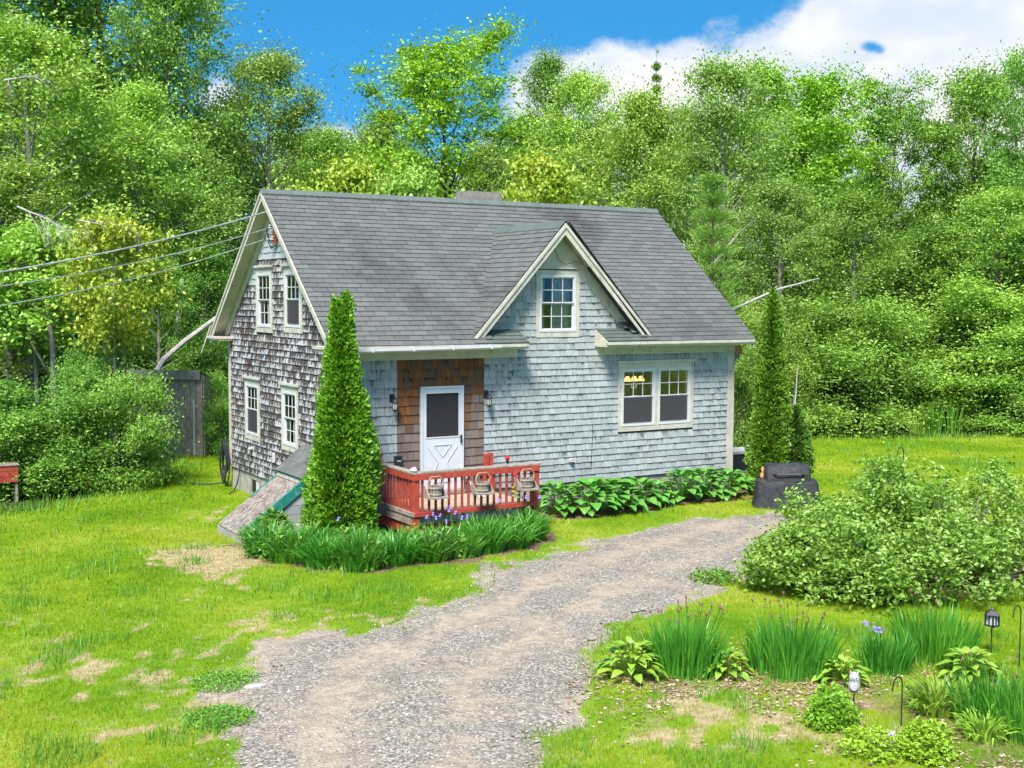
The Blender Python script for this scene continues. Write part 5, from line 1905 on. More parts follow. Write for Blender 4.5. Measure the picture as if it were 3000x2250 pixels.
def oval(f):
    return max(0.12, math.sin(math.pi * (0.12 + 0.86 * f)) ** 0.75)


def topheavy(f):
    return max(0.2, math.sin(math.pi * (0.05 + 0.80 * f ** 1.25)) ** 0.7)


def cone(f):
    return max(0.06, (1 - f) ** 0.85)


def mound(f):
    return max(0.35, math.sqrt(max(0, 1 - (f * 0.95) ** 2)))


ARCH = {
    'birch': make_tree(1, 12, 2.9, 0.15, oval, 40, 36000, 0.105, 0.066, 0.27, 0.19, 0.75, droop=0.5),
    'birch2': make_tree(2, 12, 2.6, 0.16, oval, 38, 34000, 0.105, 0.066, 0.28, 0.19, 0.8, droop=0.5, lean=0.03),
    'aspen': make_tree(3, 15, 2.9, 0.18, oval, 46, 38000, 0.11, 0.08, 0.30, 0.22, 0.7, droop=0.3),
    'aspen2': make_tree(4, 15, 3.3, 0.15, oval, 48, 42000, 0.11, 0.08, 0.31, 0.22, 0.65, droop=0.3),
    'maple': make_tree(5, 13, 3.7, 0.30, topheavy, 40, 36000, 0.125, 0.095, 0.34, 0.13, 0.75, droop=0.1, flat=0.5),
    'maple2': make_tree(6, 13, 3.4, 0.28, topheavy, 42, 40000, 0.125, 0.095, 0.34, 0.16, 0.8, droop=0.1, flat=0.4),
    'sapling': make_tree(7, 6, 1.6, 0.22, oval, 26, 10500, 0.13, 0.085, 0.20, 0.13, 0.6, r0=0.05, droop=0.3),
    'highsapling': make_tree(11, 6.5, 1.5, 0.50, oval, 24, 9000, 0.13, 0.085, 0.20, 0.13, 0.5, r0=0.06, droop=0.4),
    'low': make_tree(8, 5, 2.7, 0.20, mound, 33, 30000, 0.095, 0.06, 0.26, 0.17, 0.55, r0=0.11, stems=3),
    'bush': make_tree(9, 2.9, 1.9, 0.08, mound, 36, 23000, 0.095, 0.056, 0.19, 0.13, 0.5, r0=0.035, stems=5, skirt=120),
    'bush2': make_tree(10, 3.4, 1.9, 0.06, mound, 36, 23000, 0.095, 0.056, 0.20, 0.14, 0.65, r0=0.035, stems=5, skirt=120),
    'bigbush': make_tree(12, 5.0, 3.0, 0.06, mound, 60, 54000, 0.10, 0.062, 0.22, 0.22, 0.75, r0=0.05, stems=6, skirt=200),
}


def make_conifer(seed, H, rad, nwh, nneedle, L, Wd, cl, dn=-0.05):
    r = np.random.default_rng(seed)
    mb = MB().tube([(0, 0, -0.1), (0.03, 0, H * 0.5), (0, 0, H)], [H * 0.014, H * 0.009, 0.01], 7)
    cc = []
    for k in range(nwh):
        f = k / nwh
        z = H * (0.14 + 0.85 * f)
        for j in range(6):
            a = j * 1.047 + k * 0.6 + r.uniform(-0.2, 0.2)
            l = rad * (1 - f) ** 0.8 * r.uniform(0.75, 1.1) + 0.08
            p1 = np.array([math.cos(a) * l, math.sin(a) * l, z + dn * l + l * 0.12])
            p0 = np.array([0, 0, z])
            mb.tube([p0, p1], [0.02, 0.006], 3, False)
            for g in (0.35, 0.55, 0.75, 0.95):
                cc.append(p0 + (p1 - p0) * g)
    cc.append(np.array([0, 0, H]))
    cc = np.array(cc)
    ci = r.integers(0, len(cc), nneedle)
    C = cc[ci] + r.normal(size=(nneedle, 3)) * np.array([cl, cl, cl * 0.5])
    ax = unit(C * np.array([1, 1, 0]) + 1e-6) + np.array([0, 0, 0.5])
    V, F = leafquads(C, r, L, Wd, 0.9, -0.3, ax)
    return woodmesh('trunk', mb), fastmesh('crown', V, F)


ARCH['pine'] = make_conifer(21, 8, 2.0, 14, 15000, 0.17, 0.028, 0.16, 0.05)
ARCH['spruce'] = make_conifer(22, 12, 1.6, 26, 12000, 0.16, 0.05, 0.12, -0.25)

ARCH_H = {}
for k_, (w_, c_) in ARCH.items():
    co = np.empty(len(c_.vertices) * 3, np.float32)
    c_.vertices.foreach_get('co', co)
    ARCH_H[k_] = float(np.percentile(co[2::3], 99.7))
TREE_N = [0]


def tree(kind, xy, H, wid, leaf, bark, label, cat='tree', name=None, group=None, rz=None):
    """a thing with its trunk and crown; the meshes are shared between trees of a kind"""
    TREE_N[0] += 1
    k = TREE_N[0]
    h0, w0 = {'birch': (12, 2.9), 'birch2': (12, 2.6), 'aspen': (15, 2.9), 'aspen2': (15, 3.3), 'maple': (13, 3.7), 'maple2': (13, 3.4), 'sapling': (6, 1.6), 'low': (5, 2.7),
              'highsapling': (6.5, 1.5), 'bigbush': (5.0, 3.0), 'bush': (2.9, 1.9), 'bush2': (3.4, 1.9), 'pine': (8, 2.0), 'spruce': (12, 1.6)}[kind]
    nm = name or {'birch': 'birch_tree', 'birch2': 'birch_tree', 'aspen': 'aspen_tree', 'aspen2': 'aspen_tree', 'maple': 'maple_tree', 'maple2': 'maple_tree', 'sapling': 'young_tree',
                  'low': 'low_tree', 'highsapling': 'young_tree', 'bigbush': 'bush', 'bush': 'bush', 'bush2': 'bush', 'pine': 'pine_tree', 'spruce': 'spruce_tree'}[kind]
    x, y = xy
    o = thing(nm, (x, y, float(gz(x, y)) - 0.05), label, cat, group, rz if rz is not None else (k * 2.4) % 6.28)
    sw = wid / w0
    o.scale = (sw, sw, H / ARCH_H[kind])
    for me, mt, n in ((ARCH[kind][0], M[bark], 'trunk'), (ARCH[kind][1], M[leaf], 'crown')):
        c = bpy.data.objects.new(n, me)
        COL.objects.link(c)
        if not len(me.materials):
            me.materials.append(mt)
        c.parent = o
        c.material_slots[0].link = 'OBJECT'
        c.material_slots[0].material = mt
    return o


def T(kind, u, depth, vtop, wpx, leaf, bark, label, cat='tree', group=None, name=None):
    """tree whose crown stands at photo column u, at the given distance, topping out at row vtop"""
    H = 4.46 + (872 - vtop) * depth / FPX
    return tree(kind, place(u, depth), H, wpx * (1.0 if kind in ('spruce', 'pine') else 1.15 if kind in ('maple', 'maple2') else 1.32) * depth / FPX / 2, leaf, bark, label, cat, name, group)


# ---- the wood behind, left to right
T('aspen2', 60, 47, -300, 560, 'lf_dark', 'bark_grey', 'tallest dark aspen at the far left edge of the wood')
T('aspen', 330, 50, -330, 540, 'lf_mid', 'bark_grey', 'very tall aspen whose crown leaves the top of the picture, second from the left edge')
T('aspen2', 500, 47, -90, 330, 'lf_mid', 'bark_grey', 'tall aspen ending the left group, against the open blue sky')
T('birch', 95, 37, 75, 520, 'lf_light', 'bark_pale', 'light green birch with round crown in front of the tall left aspens')
T('birch2', 400, 40, 255, 360, 'lf_light', 'bark_pale', 'pale green birch in the left wood, left of the gable peak')
T('birch', 240, 42, 330, 380, 'lf_mid', 'bark_pale', 'mid green birch between the two pale birches of the left wood')
T('birch2', 560, 44, 430, 330, 'lf_olive', 'bark_pale', 'olive birch just left of the roof peak')
T('birch', 800, 52, 160, 380, 'lf_olive', 'bark_pale', 'olive birch rising alone behind the left part of the roof')
T('birch2', 680, 56, 360, 260, 'lf_mid', 'bark_pale', 'slim birch between the left wood and the olive birch')
T('aspen', 30, 35, 480, 360, 'lf_olive', 'bark_grey', 'low olive aspen at the left edge above the wires')
T('highsapling', 335, 31, 620, 230, 'lf_yellow', 'bark_grey', 'bright yellow-green young maple behind the three wires', name='young_maple')
T('highsapling', 110, 33.5, 640, 280, 'lf_light', 'bark_grey', 'light green young tree left of the bright maple')
T('birch', 470, 36, 760, 240, 'lf_mid', 'bark_pale', 'small birch with bare lower trunk behind the shed roof')
T('birch2', 610, 40, 700, 240, 'lf_mid', 'bark_pale', 'small birch beside the back eave of the gable')
T('birch', 960, 50, 390, 260, 'lf_mid', 'bark_pale', 'mid green birch left of the airy bright maple')
T('birch2', 1120, 54, 330, 260, 'lf_olive', 'bark_pale', 'olive birch partly behind the airy bright maple')
T('maple', 1310, 46, 85, 520, 'lf_bright', 'bark_dark', 'tall airy bright green maple behind the middle of the roof')
T('sapling', 900, 36, 545, 220, 'lf_yellow', 'bark_grey', 'yellowish young maple showing just above the left roof ridge', name='young_maple')
T('sapling', 1040, 37, 470, 250, 'lf_yellow', 'bark_grey', 'yellowish young maple above the ridge, second from the left', name='young_maple')
T('sapling', 1190, 36, 490, 240, 'lf_light', 'bark_grey', 'light green young maple above the ridge left of the chimney', name='young_maple')
T('sapling', 1590, 38, 450, 250, 'lf_yellow', 'bark_grey', 'yellowish young maple above the ridge right of the chimney', name='young_maple')
T('birch2', 1450, 44, 420, 200, 'lf_olive', 'bark_pale', 'thin olive birch directly behind the chimney')
T('aspen', 1600, 62, 165, 170, 'lf_dark', 'bark_dark', 'dark narrow tree top against the small white cloud')
T('birch', 1700, 50, 215, 300, 'lf_light', 'bark_pale', 'light green birch right of the airy maple')
T('birch2', 1880, 47, 275, 320, 'lf_light', 'bark_pale', 'light green birch above the dormer side of the ridge')
T('spruce', 1912, 60, 195, 110, 'lf_dark', 'bark_dark', 'dark spruce tip poking above the birches')
T('birch', 2110, 46, 180, 360, 'lf_olive', 'bark_pale', 'tall olive birch above the right end of the ridge')
T('maple2', 2330, 50, 185, 430, 'lf_bright', 'bark_dark', 'large bright maple right of the house below the big cloud')
T('maple', 2600, 54, 245, 330, 'lf_mid', 'bark_dark', 'see-through maple with sky between its limbs, right side')
T('maple2', 2830, 52, 195, 340, 'lf_mid', 'bark_dark', 'tall maple with round top near the right edge')
T('maple', 3020, 45, 160, 300, 'lf_mid', 'bark_dark', 'dark tall maple cut by the right edge of the picture')
T('birch', 2280, 42, 520, 320, 'lf_olive', 'bark_pale', 'olive birch below the bright maple, right of the roof')
T('birch2', 2500, 43, 560, 320, 'lf_mid', 'bark_pale', 'mid green birch under the see-through maple')
T('birch', 2920, 44, 540, 360, 'lf_light', 'bark_dark', 'pale birch under the round-topped maple at the right')
T('maple2', 2720, 45, 640, 300, 'lf_dark', 'bark_dark', 'dark green small maple in the right wood, low in the row')
T('pine', 2080, 35, 500, 330, 'lf_pine', 'bark_dark', 'soft light green pine just beyond the right roof edge')
T('low', 2890, 43, 805, 460, 'lf_light', 'bark_dark', 'spreading low tree with dark crooked trunk behind the back lawn', name='crab_apple_tree')
# bushes along the edge of the lawn
T('bigbush', 2440, 41.5, 850, 430, 'lf_light', 'bark_dark', 'biggest pale bush behind the back lawn, right of the thin cedar', 'bush')
T('bigbush', 2230, 39.5, 880, 230, 'lf_light', 'bark_dark', 'pale bush half hidden by the thin cedar', 'bush')
T('bigbush', 2610, 43, 900, 300, 'lf_mid', 'bark_dark', 'mid green bush between the biggest bush and the low tree', 'bush')
T('bush2', 2170, 34, 1010, 150, 'lf_mid', 'bark_dark', 'dark green bush touching the far corner board of the house', 'bush')
T('bush', 325, 28.2, 1085, 250, 'lf_mid', 'bark_dark', 'large green bush in front of the grey shed', 'bush')
T('bush2', 140, 27.8, 1110, 330, 'lf_mid', 'bark_dark', 'wide green bush left of the shed bush', 'bush')
T('bush', -20, 27.2, 1190, 300, 'lf_mid', 'bark_dark', 'green bush at the left edge by the red crate', 'bush')
T('bush2', 250, 31.0, 1000, 200, 'lf_mid', 'bark_dark', 'lighter bush behind the shed bush, under the bright young maple', 'bush')
T('bush', 640, 34.5, 1080, 130, 'lf_mid', 'bark_dark', 'bush squeezed between the shed and the gable wall', 'bush')
T('bush2', 610, 38, 960, 220, 'lf_mid', 'bark_dark', 'bush beside the back eave, behind the shed', 'bush')
T('bush', 3000, 41, 1000, 300, 'lf_mid', 'bark_dark', 'bush under the right edge of the low spreading tree', 'bush')
# background fill: rows of trees and bushes deep in the wood
fr = random.Random(77)
ORD = ['first', 'second', 'third', 'fourth', 'fifth', 'sixth', 'seventh', 'eighth', 'ninth', 'tenth', 'eleventh', 'twelfth', 'thirteenth', 'fourteenth', 'fifteenth', 'sixteenth', 'seventeenth', 'eighteenth', 'nineteenth', 'twentieth']
ORD += ['twenty-' + w for w in ORD[:9]] + ['thirtieth']
HUE = {'lf_light': 'light green', 'lf_mid': 'mid green', 'lf_dark': 'dark green', 'lf_olive': 'olive green'}
skyl = [(-150, 100), (300, 150), (650, 370), (900, 380), (1150, 370), (1400, 500), (1550, 330), (1750, 310), (1950, 320), (2300, 300), (2500, 450), (2700, 570), (2900, 450), (3200, 300)]
for i in range(24):
    u = -120 + i * 138 + fr.uniform(-40, 40)
    dpt = fr.uniform(58, 72)
    vt = float(np.interp(u, [a for a, b in skyl], [b for a, b in skyl])) + fr.uniform(5, 60)
    kd = fr.choice(['birch', 'birch2', 'aspen', 'maple2'])
    lf = fr.choice(['lf_mid', 'lf_light', 'lf_olive', 'lf_mid'])
    T(kd, u, dpt, vt, fr.uniform(240, 330), lf, 'bark_grey', HUE[lf] + ' ' + kd.strip('2') + ' deep in the wood, ' + ORD[i] + ' from the left in the back row', 'tree', 'trees deep in the wood')
for i in range(30):
    u = -160 + i * 112 + fr.uniform(-30, 30)
    dpt = fr.uniform(46, 57) if not 620 < u < 2200 else fr.uniform(44, 54)
    lf = fr.choice(['lf_mid', 'lf_dark', 'lf_mid', 'lf_olive'])
    T(fr.choice(['bush', 'bush2', 'low']), u, dpt, fr.uniform(700, 800), fr.uniform(230, 330), lf, 'bark_dark',
      HUE[lf] + ' understorey bush between the trunks, ' + ORD[i] + ' from the left', 'bush', 'understorey bushes of the wood', 'understorey_bush')
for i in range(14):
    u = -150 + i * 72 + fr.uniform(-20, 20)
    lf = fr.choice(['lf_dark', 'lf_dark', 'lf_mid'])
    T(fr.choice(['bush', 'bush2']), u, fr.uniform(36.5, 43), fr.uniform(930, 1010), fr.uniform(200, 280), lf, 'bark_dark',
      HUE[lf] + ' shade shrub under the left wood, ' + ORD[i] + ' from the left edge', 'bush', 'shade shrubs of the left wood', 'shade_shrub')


# ---------------------------------------------------------------- garden plants
def cedar(x, y, H, prof, n, seed, leaf, label, tips=2, scale=1.0):
    """columnar cedar: fan sprays set over an uneven surface of revolution"""
    r = np.random.default_rng(seed)
    o = thing('cedar_tree', (x, y, float(gz(x, y))), label, 'tree', 'columnar cedars by the house')
    hs_, rs_ = zip(*prof)
    nc = int(n / 24)
    zc = H * r.random(nc * 3)
    zc = zc[r.random(nc * 3) < np.interp(zc / H, hs_, rs_) / max(rs_) * 0.9 + 0.1][:nc]
    nc = len(zc)
    ac = r.uniform(0, 2 * math.pi, nc)
    rc = np.interp(zc / H, hs_, rs_) * r.uniform(0.80, 1.10, nc) * (0.92 + 0.16 * np.sin(ac * 3 + zc * 2.3 + seed))
    ci = r.integers(0, nc, n)
    a = ac[ci] + r.normal(size=n) * 0.075 / np.maximum(rc[ci], 0.08)
    z = zc[ci] + np.abs(r.normal(size=n)) * 0.085 - 0.03
    R = rc[ci] * (1 - 0.06 * r.random(n)) + r.normal(size=n) * 0.03
    tw = np.clip((z / H - 0.90) / 0.10, 0, 1) * (tips - 1) * 0.10 * np.where(a > math.pi, 1, -1)
    P = np.stack([R * np.cos(a) + tw, R * np.sin(a) * 1.0, np.maximum(z, 0.03)], -1)
    m = int(n * 0.05)
    for q in range(m):                  # wispy leaders above the blunt top
        j = r.integers(0, n)
        s_ = (1 if q % 2 else -1) * (tips - 1) * 0.09
        zz = H * r.uniform(0.90, 1.035 if q % 2 else 1.01)
        rad_ = 0.09 * max(0.0, (1.05 - zz / H) / 0.15)
        P[j] = (s_ + rad_ * math.cos(a[j]), rad_ * math.sin(a[j]), zz)
    out = np.stack([np.cos(a), np.sin(a), np.full(n, 0.55)], -1)
    # each spray: three narrow blades fanned in a roughly vertical plane
    Vs, Fs = [], []
    base = 0
    for k in range(3):
        ax = unit(out + r.normal(size=(n, 3)) * 0.45 + np.array([0, 0, 0.35]))
        tang = np.stack([-np.sin(a), np.cos(a), np.zeros(n)], -1) + r.normal(size=(n, 3)) * 0.6
        sd = unit(np.cross(ax, unit(tang)))
        L = r.uniform(0.05, 0.105, n)[:, None] * scale
        w = r.uniform(0.012, 0.026, n)[:, None] * scale
        C = P + r.normal(size=(n, 3)) * 0.025
        V = np.empty((n, 4, 3))
        V[:, 0] = C - ax * L * 0.3
        V[:, 1] = C + ax * L * 0.25 + sd * w
        V[:, 2] = C + ax * L * 0.75 + sd * w * 0.2 - np.array([0, 0, 0.012])
        V[:, 3] = C + ax * L * 0.15 - sd * w
        Vs.append(V.reshape(-1, 3))
        Fs.append(np.arange(n * 4).reshape(-1, 4) + base)
        base += n * 4
    link('crown', fastmesh('crown', np.concatenate(Vs), np.concatenate(Fs)), M[leaf], o)
    # dark twiggy heart so that no light passes straight through
    mb = MB()
    pr = [(max(0.02, np.interp(q, hs_, rs_) * 0.66), q * H) for q in np.linspace(0.02, 0.97, 16)]
    mb.lathe(pr, (x, y, float(gz(x, y))), 14)
    mb.build('inner_twigs', M['bark_dark'], o, smooth=True)
    MB().tube([(x, y, -0.2), (x, y, H * 0.5)], [0.07, 0.04], 7).build('trunk', M['bark_dark'], o)
    return o


cedar(ARB1[0], ARB1[1], 4.33, [(0, 0.52), (0.06, 0.60), (0.16, 0.63), (0.28, 0.58), (0.42, 0.49), (0.56, 0.39), (0.66, 0.31), (0.80, 0.22), (0.90, 0.14), (0.96, 0.09), (1.0, 0.02)], 30000, 5, 'lf_arb',
      'full columnar cedar standing in front of the house corner beside the deck')
cedar(10.45, -0.55, 4.50, [(0, 0.22), (0.05, 0.38), (0.13, 0.46), (0.25, 0.42), (0.40, 0.36), (0.52, 0.31), (0.62, 0.25), (0.75, 0.20), (0.88, 0.15), (0.95, 0.10), (1.0, 0.01)], 22000, 6, 'lf_arb2',
      'thin columnar cedar past the far corner of the house', 1)
cedar(11.05, -0.75, 1.9, [(0, 0.15), (0.1, 0.30), (0.25, 0.36), (0.5, 0.30), (0.8, 0.16), (1.0, 0.02)], 6000, 7, 'lf_arbrown', 'short browned cedar leaning on the thin columnar cedar', 1)
mb = MB().tube([(11.1, -0.5, 1.0), (11.25, -0.45, 1.7), (11.38, -0.4, 2.3), (11.42, -0.38, 2.85)], [0.028, 0.024, 0.018, 0.008], 6)
tg = random.Random(9)
for k in range(16):
    z = tg.uniform(1.3, 2.6)
    x = 11.1 + (z - 1.0) * 0.17
    mb.tube([(x, -0.44, z), (x + tg.uniform(-0.12, 0.12), -0.44 + tg.uniform(-0.1, 0.1), z - tg.uniform(0.1, 0.3))], [0.007, 0.003], 3)
mb.tube([(11.1, -0.5, 1.0), (11.05, -0.52, 0.0)], 0.028, 6)
tag(mb.build('dead_sapling', M['deadwood']), 'bare pale dead stem behind the short browned cedar', 'dead tree')


# hostas: every leaf its own part, four leaf meshes shared
def hosta_leaf(seed, wd):
    r = random.Random(seed)
    V, F = [], []
    n = 6
    bend = r.uniform(0.25, 0.5)
    for k in range(n + 1):
        t_ = k / n
        w = wd * (math.sin(math.pi * min(1, t_ ** 0.7 * 0.97 + 0.03)) ** 0.8) * 0.5
        y = t_
        z = 0.10 * math.sin(t_ * 2.2) - bend * 0.75 * t_ ** 2.2
        cup = 0.22 * w
        V += [(-w, y, z + cup + r.uniform(-.01, .01)), (0, y, z), (w, y, z + cup + r.uniform(-.01, .01))]
    for k in range(n):
        a = 3 * k
        F += [(a, a + 1, a + 4, a + 3), (a + 1, a + 2, a + 5, a + 4)]
    return fastmesh('leaf', np.array(V), np.array(F), smooth=True)


HL = {}


def hosta(x, y, rad, h, n, leaf, label, seed, group, lw=0.62):
    r = random.Random(seed)
    zb = float(gz(x, y))
    o = thing('hosta', (x, y, zb), label, 'plant', group)
    if (leaf, lw) not in HL:
        HL[(leaf, lw)] = []
        for s_ in range(4):
            me = hosta_leaf(s_ + 10, lw)
            me.materials.append(M[leaf])
            HL[(leaf, lw)].append(me)
    stalks = MB()
    for k in range(n):
        f = (k + 0.5) / n
        el_ = 1.35 - 1.35 * f ** 0.8 + r.uniform(-0.12, 0.12)
        a = k * 2.39996 + r.uniform(-0.35, 0.35)
        rb = rad * (0.10 + 0.60 * f ** 0.75) * r.uniform(0.85, 1.1)
        z = h * (0.90 - 0.66 * f ** 1.4) * r.uniform(0.9, 1.08)
        L = rad * r.uniform(0.40, 0.52) * (0.75 + 0.25 * f)
        c = bpy.data.objects.new('leaf', HL[(leaf, lw)][k % 4])
        COL.objects.link(c)
        c.parent = o
        c.location = (rb * math.cos(a), rb * math.sin(a), z)
        c.rotation_euler = ((0.55 - 0.75 * f) + r.uniform(-0.15, 0.15), r.uniform(-0.25, 0.25), a - math.pi / 2 + r.uniform(-0.3, 0.3))
        c.scale = (L, L, L)
        stalks.tube([(x, y, zb), (x + 0.6 * rb * math.cos(a), y + 0.6 * rb * math.sin(a), zb + z * 0.75), (x + rb * math.cos(a), y + rb * math.sin(a), zb + z)], 0.006, 3, False)
    stalks.build('stalks', M[leaf], o)
    return o


HG = 'green hostas along the front wall'
for k, (x, y, rd, h, n, lab) in enumerate(((4.55, -0.62, 0.60, 0.62, 64, 'hosta nearest the deck in the row under the front wall'), (5.25, -0.85, 0.68, 0.68, 78, 'largest green hosta, second from the deck under the front wall'),
                                          (5.95, -0.78, 0.66, 0.66, 74, 'green hosta below the dryer vent, third from the deck'), (6.60, -0.70, 0.60, 0.60, 62, 'green hosta under the near edge of the kitchen window'),
                                          (7.20, -0.60, 0.50, 0.48, 46, 'lower green hosta in front of the bare foundation patch'), (7.85, -0.62, 0.60, 0.72, 56, 'green hosta with upright leaves under the far kitchen sash'),
                                          (8.50, -0.58, 0.60, 0.66, 60, 'green hosta just past the kitchen window'), (9.10, -0.66, 0.58, 0.62, 56, 'green hosta under the corner board, last but one of the row'),
                                          (9.62, -0.80, 0.42, 0.42, 34, 'small green hosta at the end of the row by the clay edging'))):
    hosta(x, y, rd, h, n, 'lf_hosta', lab, 40 + k, HG, 0.80)
HY = 'yellow-green hostas of the front bed'
for k, (u, v, rd, h, n, lab) in enumerate(((1850, 1985, 0.42, 0.40, 80, 'yellow-green hosta at the driveway end of the front bed'), (2125, 1975, 0.36, 0.26, 60, 'yellow hosta between the two flowering iris clumps'),
                                          (2465, 1995, 0.36, 0.26, 56, 'yellow hosta behind the grey owl stake'), (2840, 1990, 0.40, 0.32, 60, 'yellow-green hosta at the back right of the front bed'))):
    p = ground_at(u, v)
    hosta(float(p[0]), float(p[1]), rd, h, n, 'lf_hostay', lab, 70 + k, HY, 0.55)


# iris and daylily clumps
def strapleaves(x, y, rad, h, n, seed, spread=0.35, wid=0.013, arch=0.25):
    r = np.random.default_rng(seed)
    a = r.uniform(0, 2 * math.pi, n)
    q = rad * np.sqrt(r.random(n))
    X, Y = q * np.cos(a), q * np.sin(a)
    Z = gz(X + x, Y + y) - float(gz(x, y))
    hh = h * r.uniform(0.50, 1.12, n) * (1 - 0.18 * (q / max(rad, 1e-3)) ** 2)
    da = a + r.normal(size=n) * 0.6
    le = spread * hh * (0.25 + 0.75 * q / max(rad, 1e-3)) * r.uniform(0.4, 1.3, n)
    fa = r.uniform(0, 2 * math.pi, n)
    w = wid * r.uniform(0.7, 1.3, n)
    K = 4
    V = np.empty((n, K * 2 - 1, 3))
    for k in range(K):
        t_ = k / (K - 1)
        px_ = X + np.cos(da) * le * t_ ** 1.8
        py_ = Y + np.sin(da) * le * t_ ** 1.8
        bend = arch * (le / hh) * t_ ** 3
        pz = Z + hh * (t_ - bend)
        if k < K - 1:
            ww = w * (1 - 0.35 * t_)
            V[:, 2 * k] = np.stack([px_ - np.cos(fa) * ww, py_ - np.sin(fa) * ww, pz], -1)
            V[:, 2 * k + 1] = np.stack([px_ + np.cos(fa) * ww, py_ + np.sin(fa) * ww, pz], -1)
        else:
            V[:, 2 * k] = np.stack([px_, py_, pz], -1)
    tri = []
    for k in range(K - 2):
        tri += [(2 * k, 2 * k + 1, 2 * k + 3), (2 * k, 2 * k + 3, 2 * k + 2)]
    e = 2 * (K - 2)
    tri.append((e, e + 1, e + 2))
    F = (np.array(tri)[None] + (2 * K - 1) * np.arange(n)[:, None, None]).reshape(-1, 3)
    return fastmesh('blades', V.reshape(-1, 3), F)


def flower_head(mbf, c, s, r, kind):
    if kind == 'purple':
        for k in range(6):
            a = k * math.pi / 3 + r.uniform(-0.2, 0.2)
            d = Vector((math.cos(a), math.sin(a), 0.25 if k % 2 else -0.35))
            sd = Vector((-math.sin(a), math.cos(a), 0)) * s * 0.32
            c0 = Vector(c)
            mbf.add([c0, c0 + d * s * 0.6 + sd, c0 + d * s, c0 + d * s * 0.6 - sd], [(0, 1, 2, 3)])
    else:
        mbf.lathe([(0.003, 0), (s * 0.35, s * 0.35), (s * 0.22, s * 0.9), (0.002, s * 1.1)], c, 5)


def iris(x, y, rad, h, n, label, seed, group, fl=0, kind='purple', leaf='lf_iris', spread=0.35, wid=0.013, arch=0.3, name='iris_clump'):
    zb = float(gz(x, y))
    o = thing(name, (x, y, zb), label, 'plant', group)
    link('blades', strapleaves(x, y, rad, h, n, seed, spread, wid, arch), M[leaf], o)
    r = random.Random(seed)
    for k in range(fl):
        a, q = r.uniform(0, 6.28), rad * math.sqrt(r.random()) * 1.1
        fx, fy = x + q * math.cos(a), y + q * math.sin(a)
        hz = h * r.uniform(1.0, 1.28)
        st = MB().tube([(fx * 0.3 + x * 0.7, fy * 0.3 + y * 0.7, zb), (fx, fy, zb + hz)], 0.004, 3, False)
        sto = st.build('flower_stem', M[leaf], o)
        m_ = MB()
        flower_head(m_, (fx, fy, zb + hz), 0.075 if kind == 'purple' else 0.045, r, kind)
        m_.build('flower', M['purple'] if kind == 'purple' else M['spent'], o)
    return o


IG = 'irises of the bed round the deck and cedar'
spots = ((-1.75, -0.75, 'iris clump nearest the bulkhead curb'), (-1.80, -1.35, 'iris clump at the lawn end of the bed, second from the bulkhead'), (-1.62, -1.95, 'iris clump at the rounded corner of the bed facing the lawn'),
         (-1.35, -2.65, 'iris clump in the foremost row, left of its middle'), (-0.95, -3.15, 'foremost iris clump of the bed, below the cedar'), (-0.30, -3.15, 'iris clump right of the foremost one'), (0.30, -3.20, 'iris clump in front of the deck corner post, front row'),
         (0.95, -3.05, 'purple flowering iris clump in front of the near basket planter'), (1.55, -2.95, 'arching iris clump in front of the middle basket planter'), (2.15, -2.75, 'iris clump in front of the far basket planter'), (2.75, -2.45, 'tall iris clump at the driveway end of the bed'),
         (-1.15, -1.75, 'iris clump between bed corner and cedar, back row'), (-0.55, -2.35, 'iris clump close in front of the cedar'), (0.15, -2.50, 'iris clump between cedar and deck corner'), (0.85, -2.40, 'purple flowering iris clump close to the deck skirt'), (1.75, -2.35, 'iris clump against the middle of the deck skirt'), (3.05, -1.85, 'iris clump beside the deck end post with purple flowers'))
for k, (x, y, lab) in enumerate(spots):
    fl = {7: 5, 14: 6, 10: 2, 16: 4, 9: 2, 3: 1}.get(k, 0)
    iris(x, y, 0.30 + 0.08 * ((k * 7) % 5) / 4, (0.62 if k < 11 else 0.52) + 0.14 * ((k * 5) % 7) / 6, 440, lab, 100 + k, IG, fl, spread=0.62 + 0.4 * ((k * 3) % 4) / 3, wid=0.012, arch=0.5)
IF = 'irises of the front bed'
for k, (u, v, rd, h, n, lab, kind, fl) in enumerate(((2010, 1965, 0.44, 0.64, 620, 'spent-flowering iris clump between the two leftmost hostas of the front bed', 'spent', 26), (2320, 1965, 0.52, 0.64, 740, 'widest spent-flowering iris clump in the middle of the front bed', 'spent', 20),
                                                     (2590, 1965, 0.30, 0.50, 300, 'low iris clump right of the owl stake with a purple flower', 'purple', 3), (2740, 1930, 0.46, 0.70, 560, 'tall iris clump behind the arching daylily', 'spent', 8),
                                                     (2900, 2120, 0.36, 0.60, 420, 'iris clump at the right edge, nearest the camera', 'spent', 3), (3030, 2160, 0.36, 0.62, 380, 'iris clump cut by the right picture edge', 'spent', 2))):
    p = ground_at(u, v)
    iris(float(p[0]), float(p[1]), rd, h, n, lab, 140 + k, IF, fl, kind, spread=0.34, wid=0.010, arch=0.2)
p = ground_at(2740, 2085)
iris(float(p[0]), float(p[1]), 0.22, 0.52, 260, 'arching pale green daylily clump in the front bed', 160, None, 0, leaf='lf_lily', spread=0.95, arch=0.65, name='daylily')
p = ground_at(2880, 2160)
iris(float(p[0]), float(p[1]), 0.18, 0.42, 160, 'small arching daylily clump at the front edge of the bed', 161, None, 0, leaf='lf_lily', spread=0.95, arch=0.65, name='daylily')


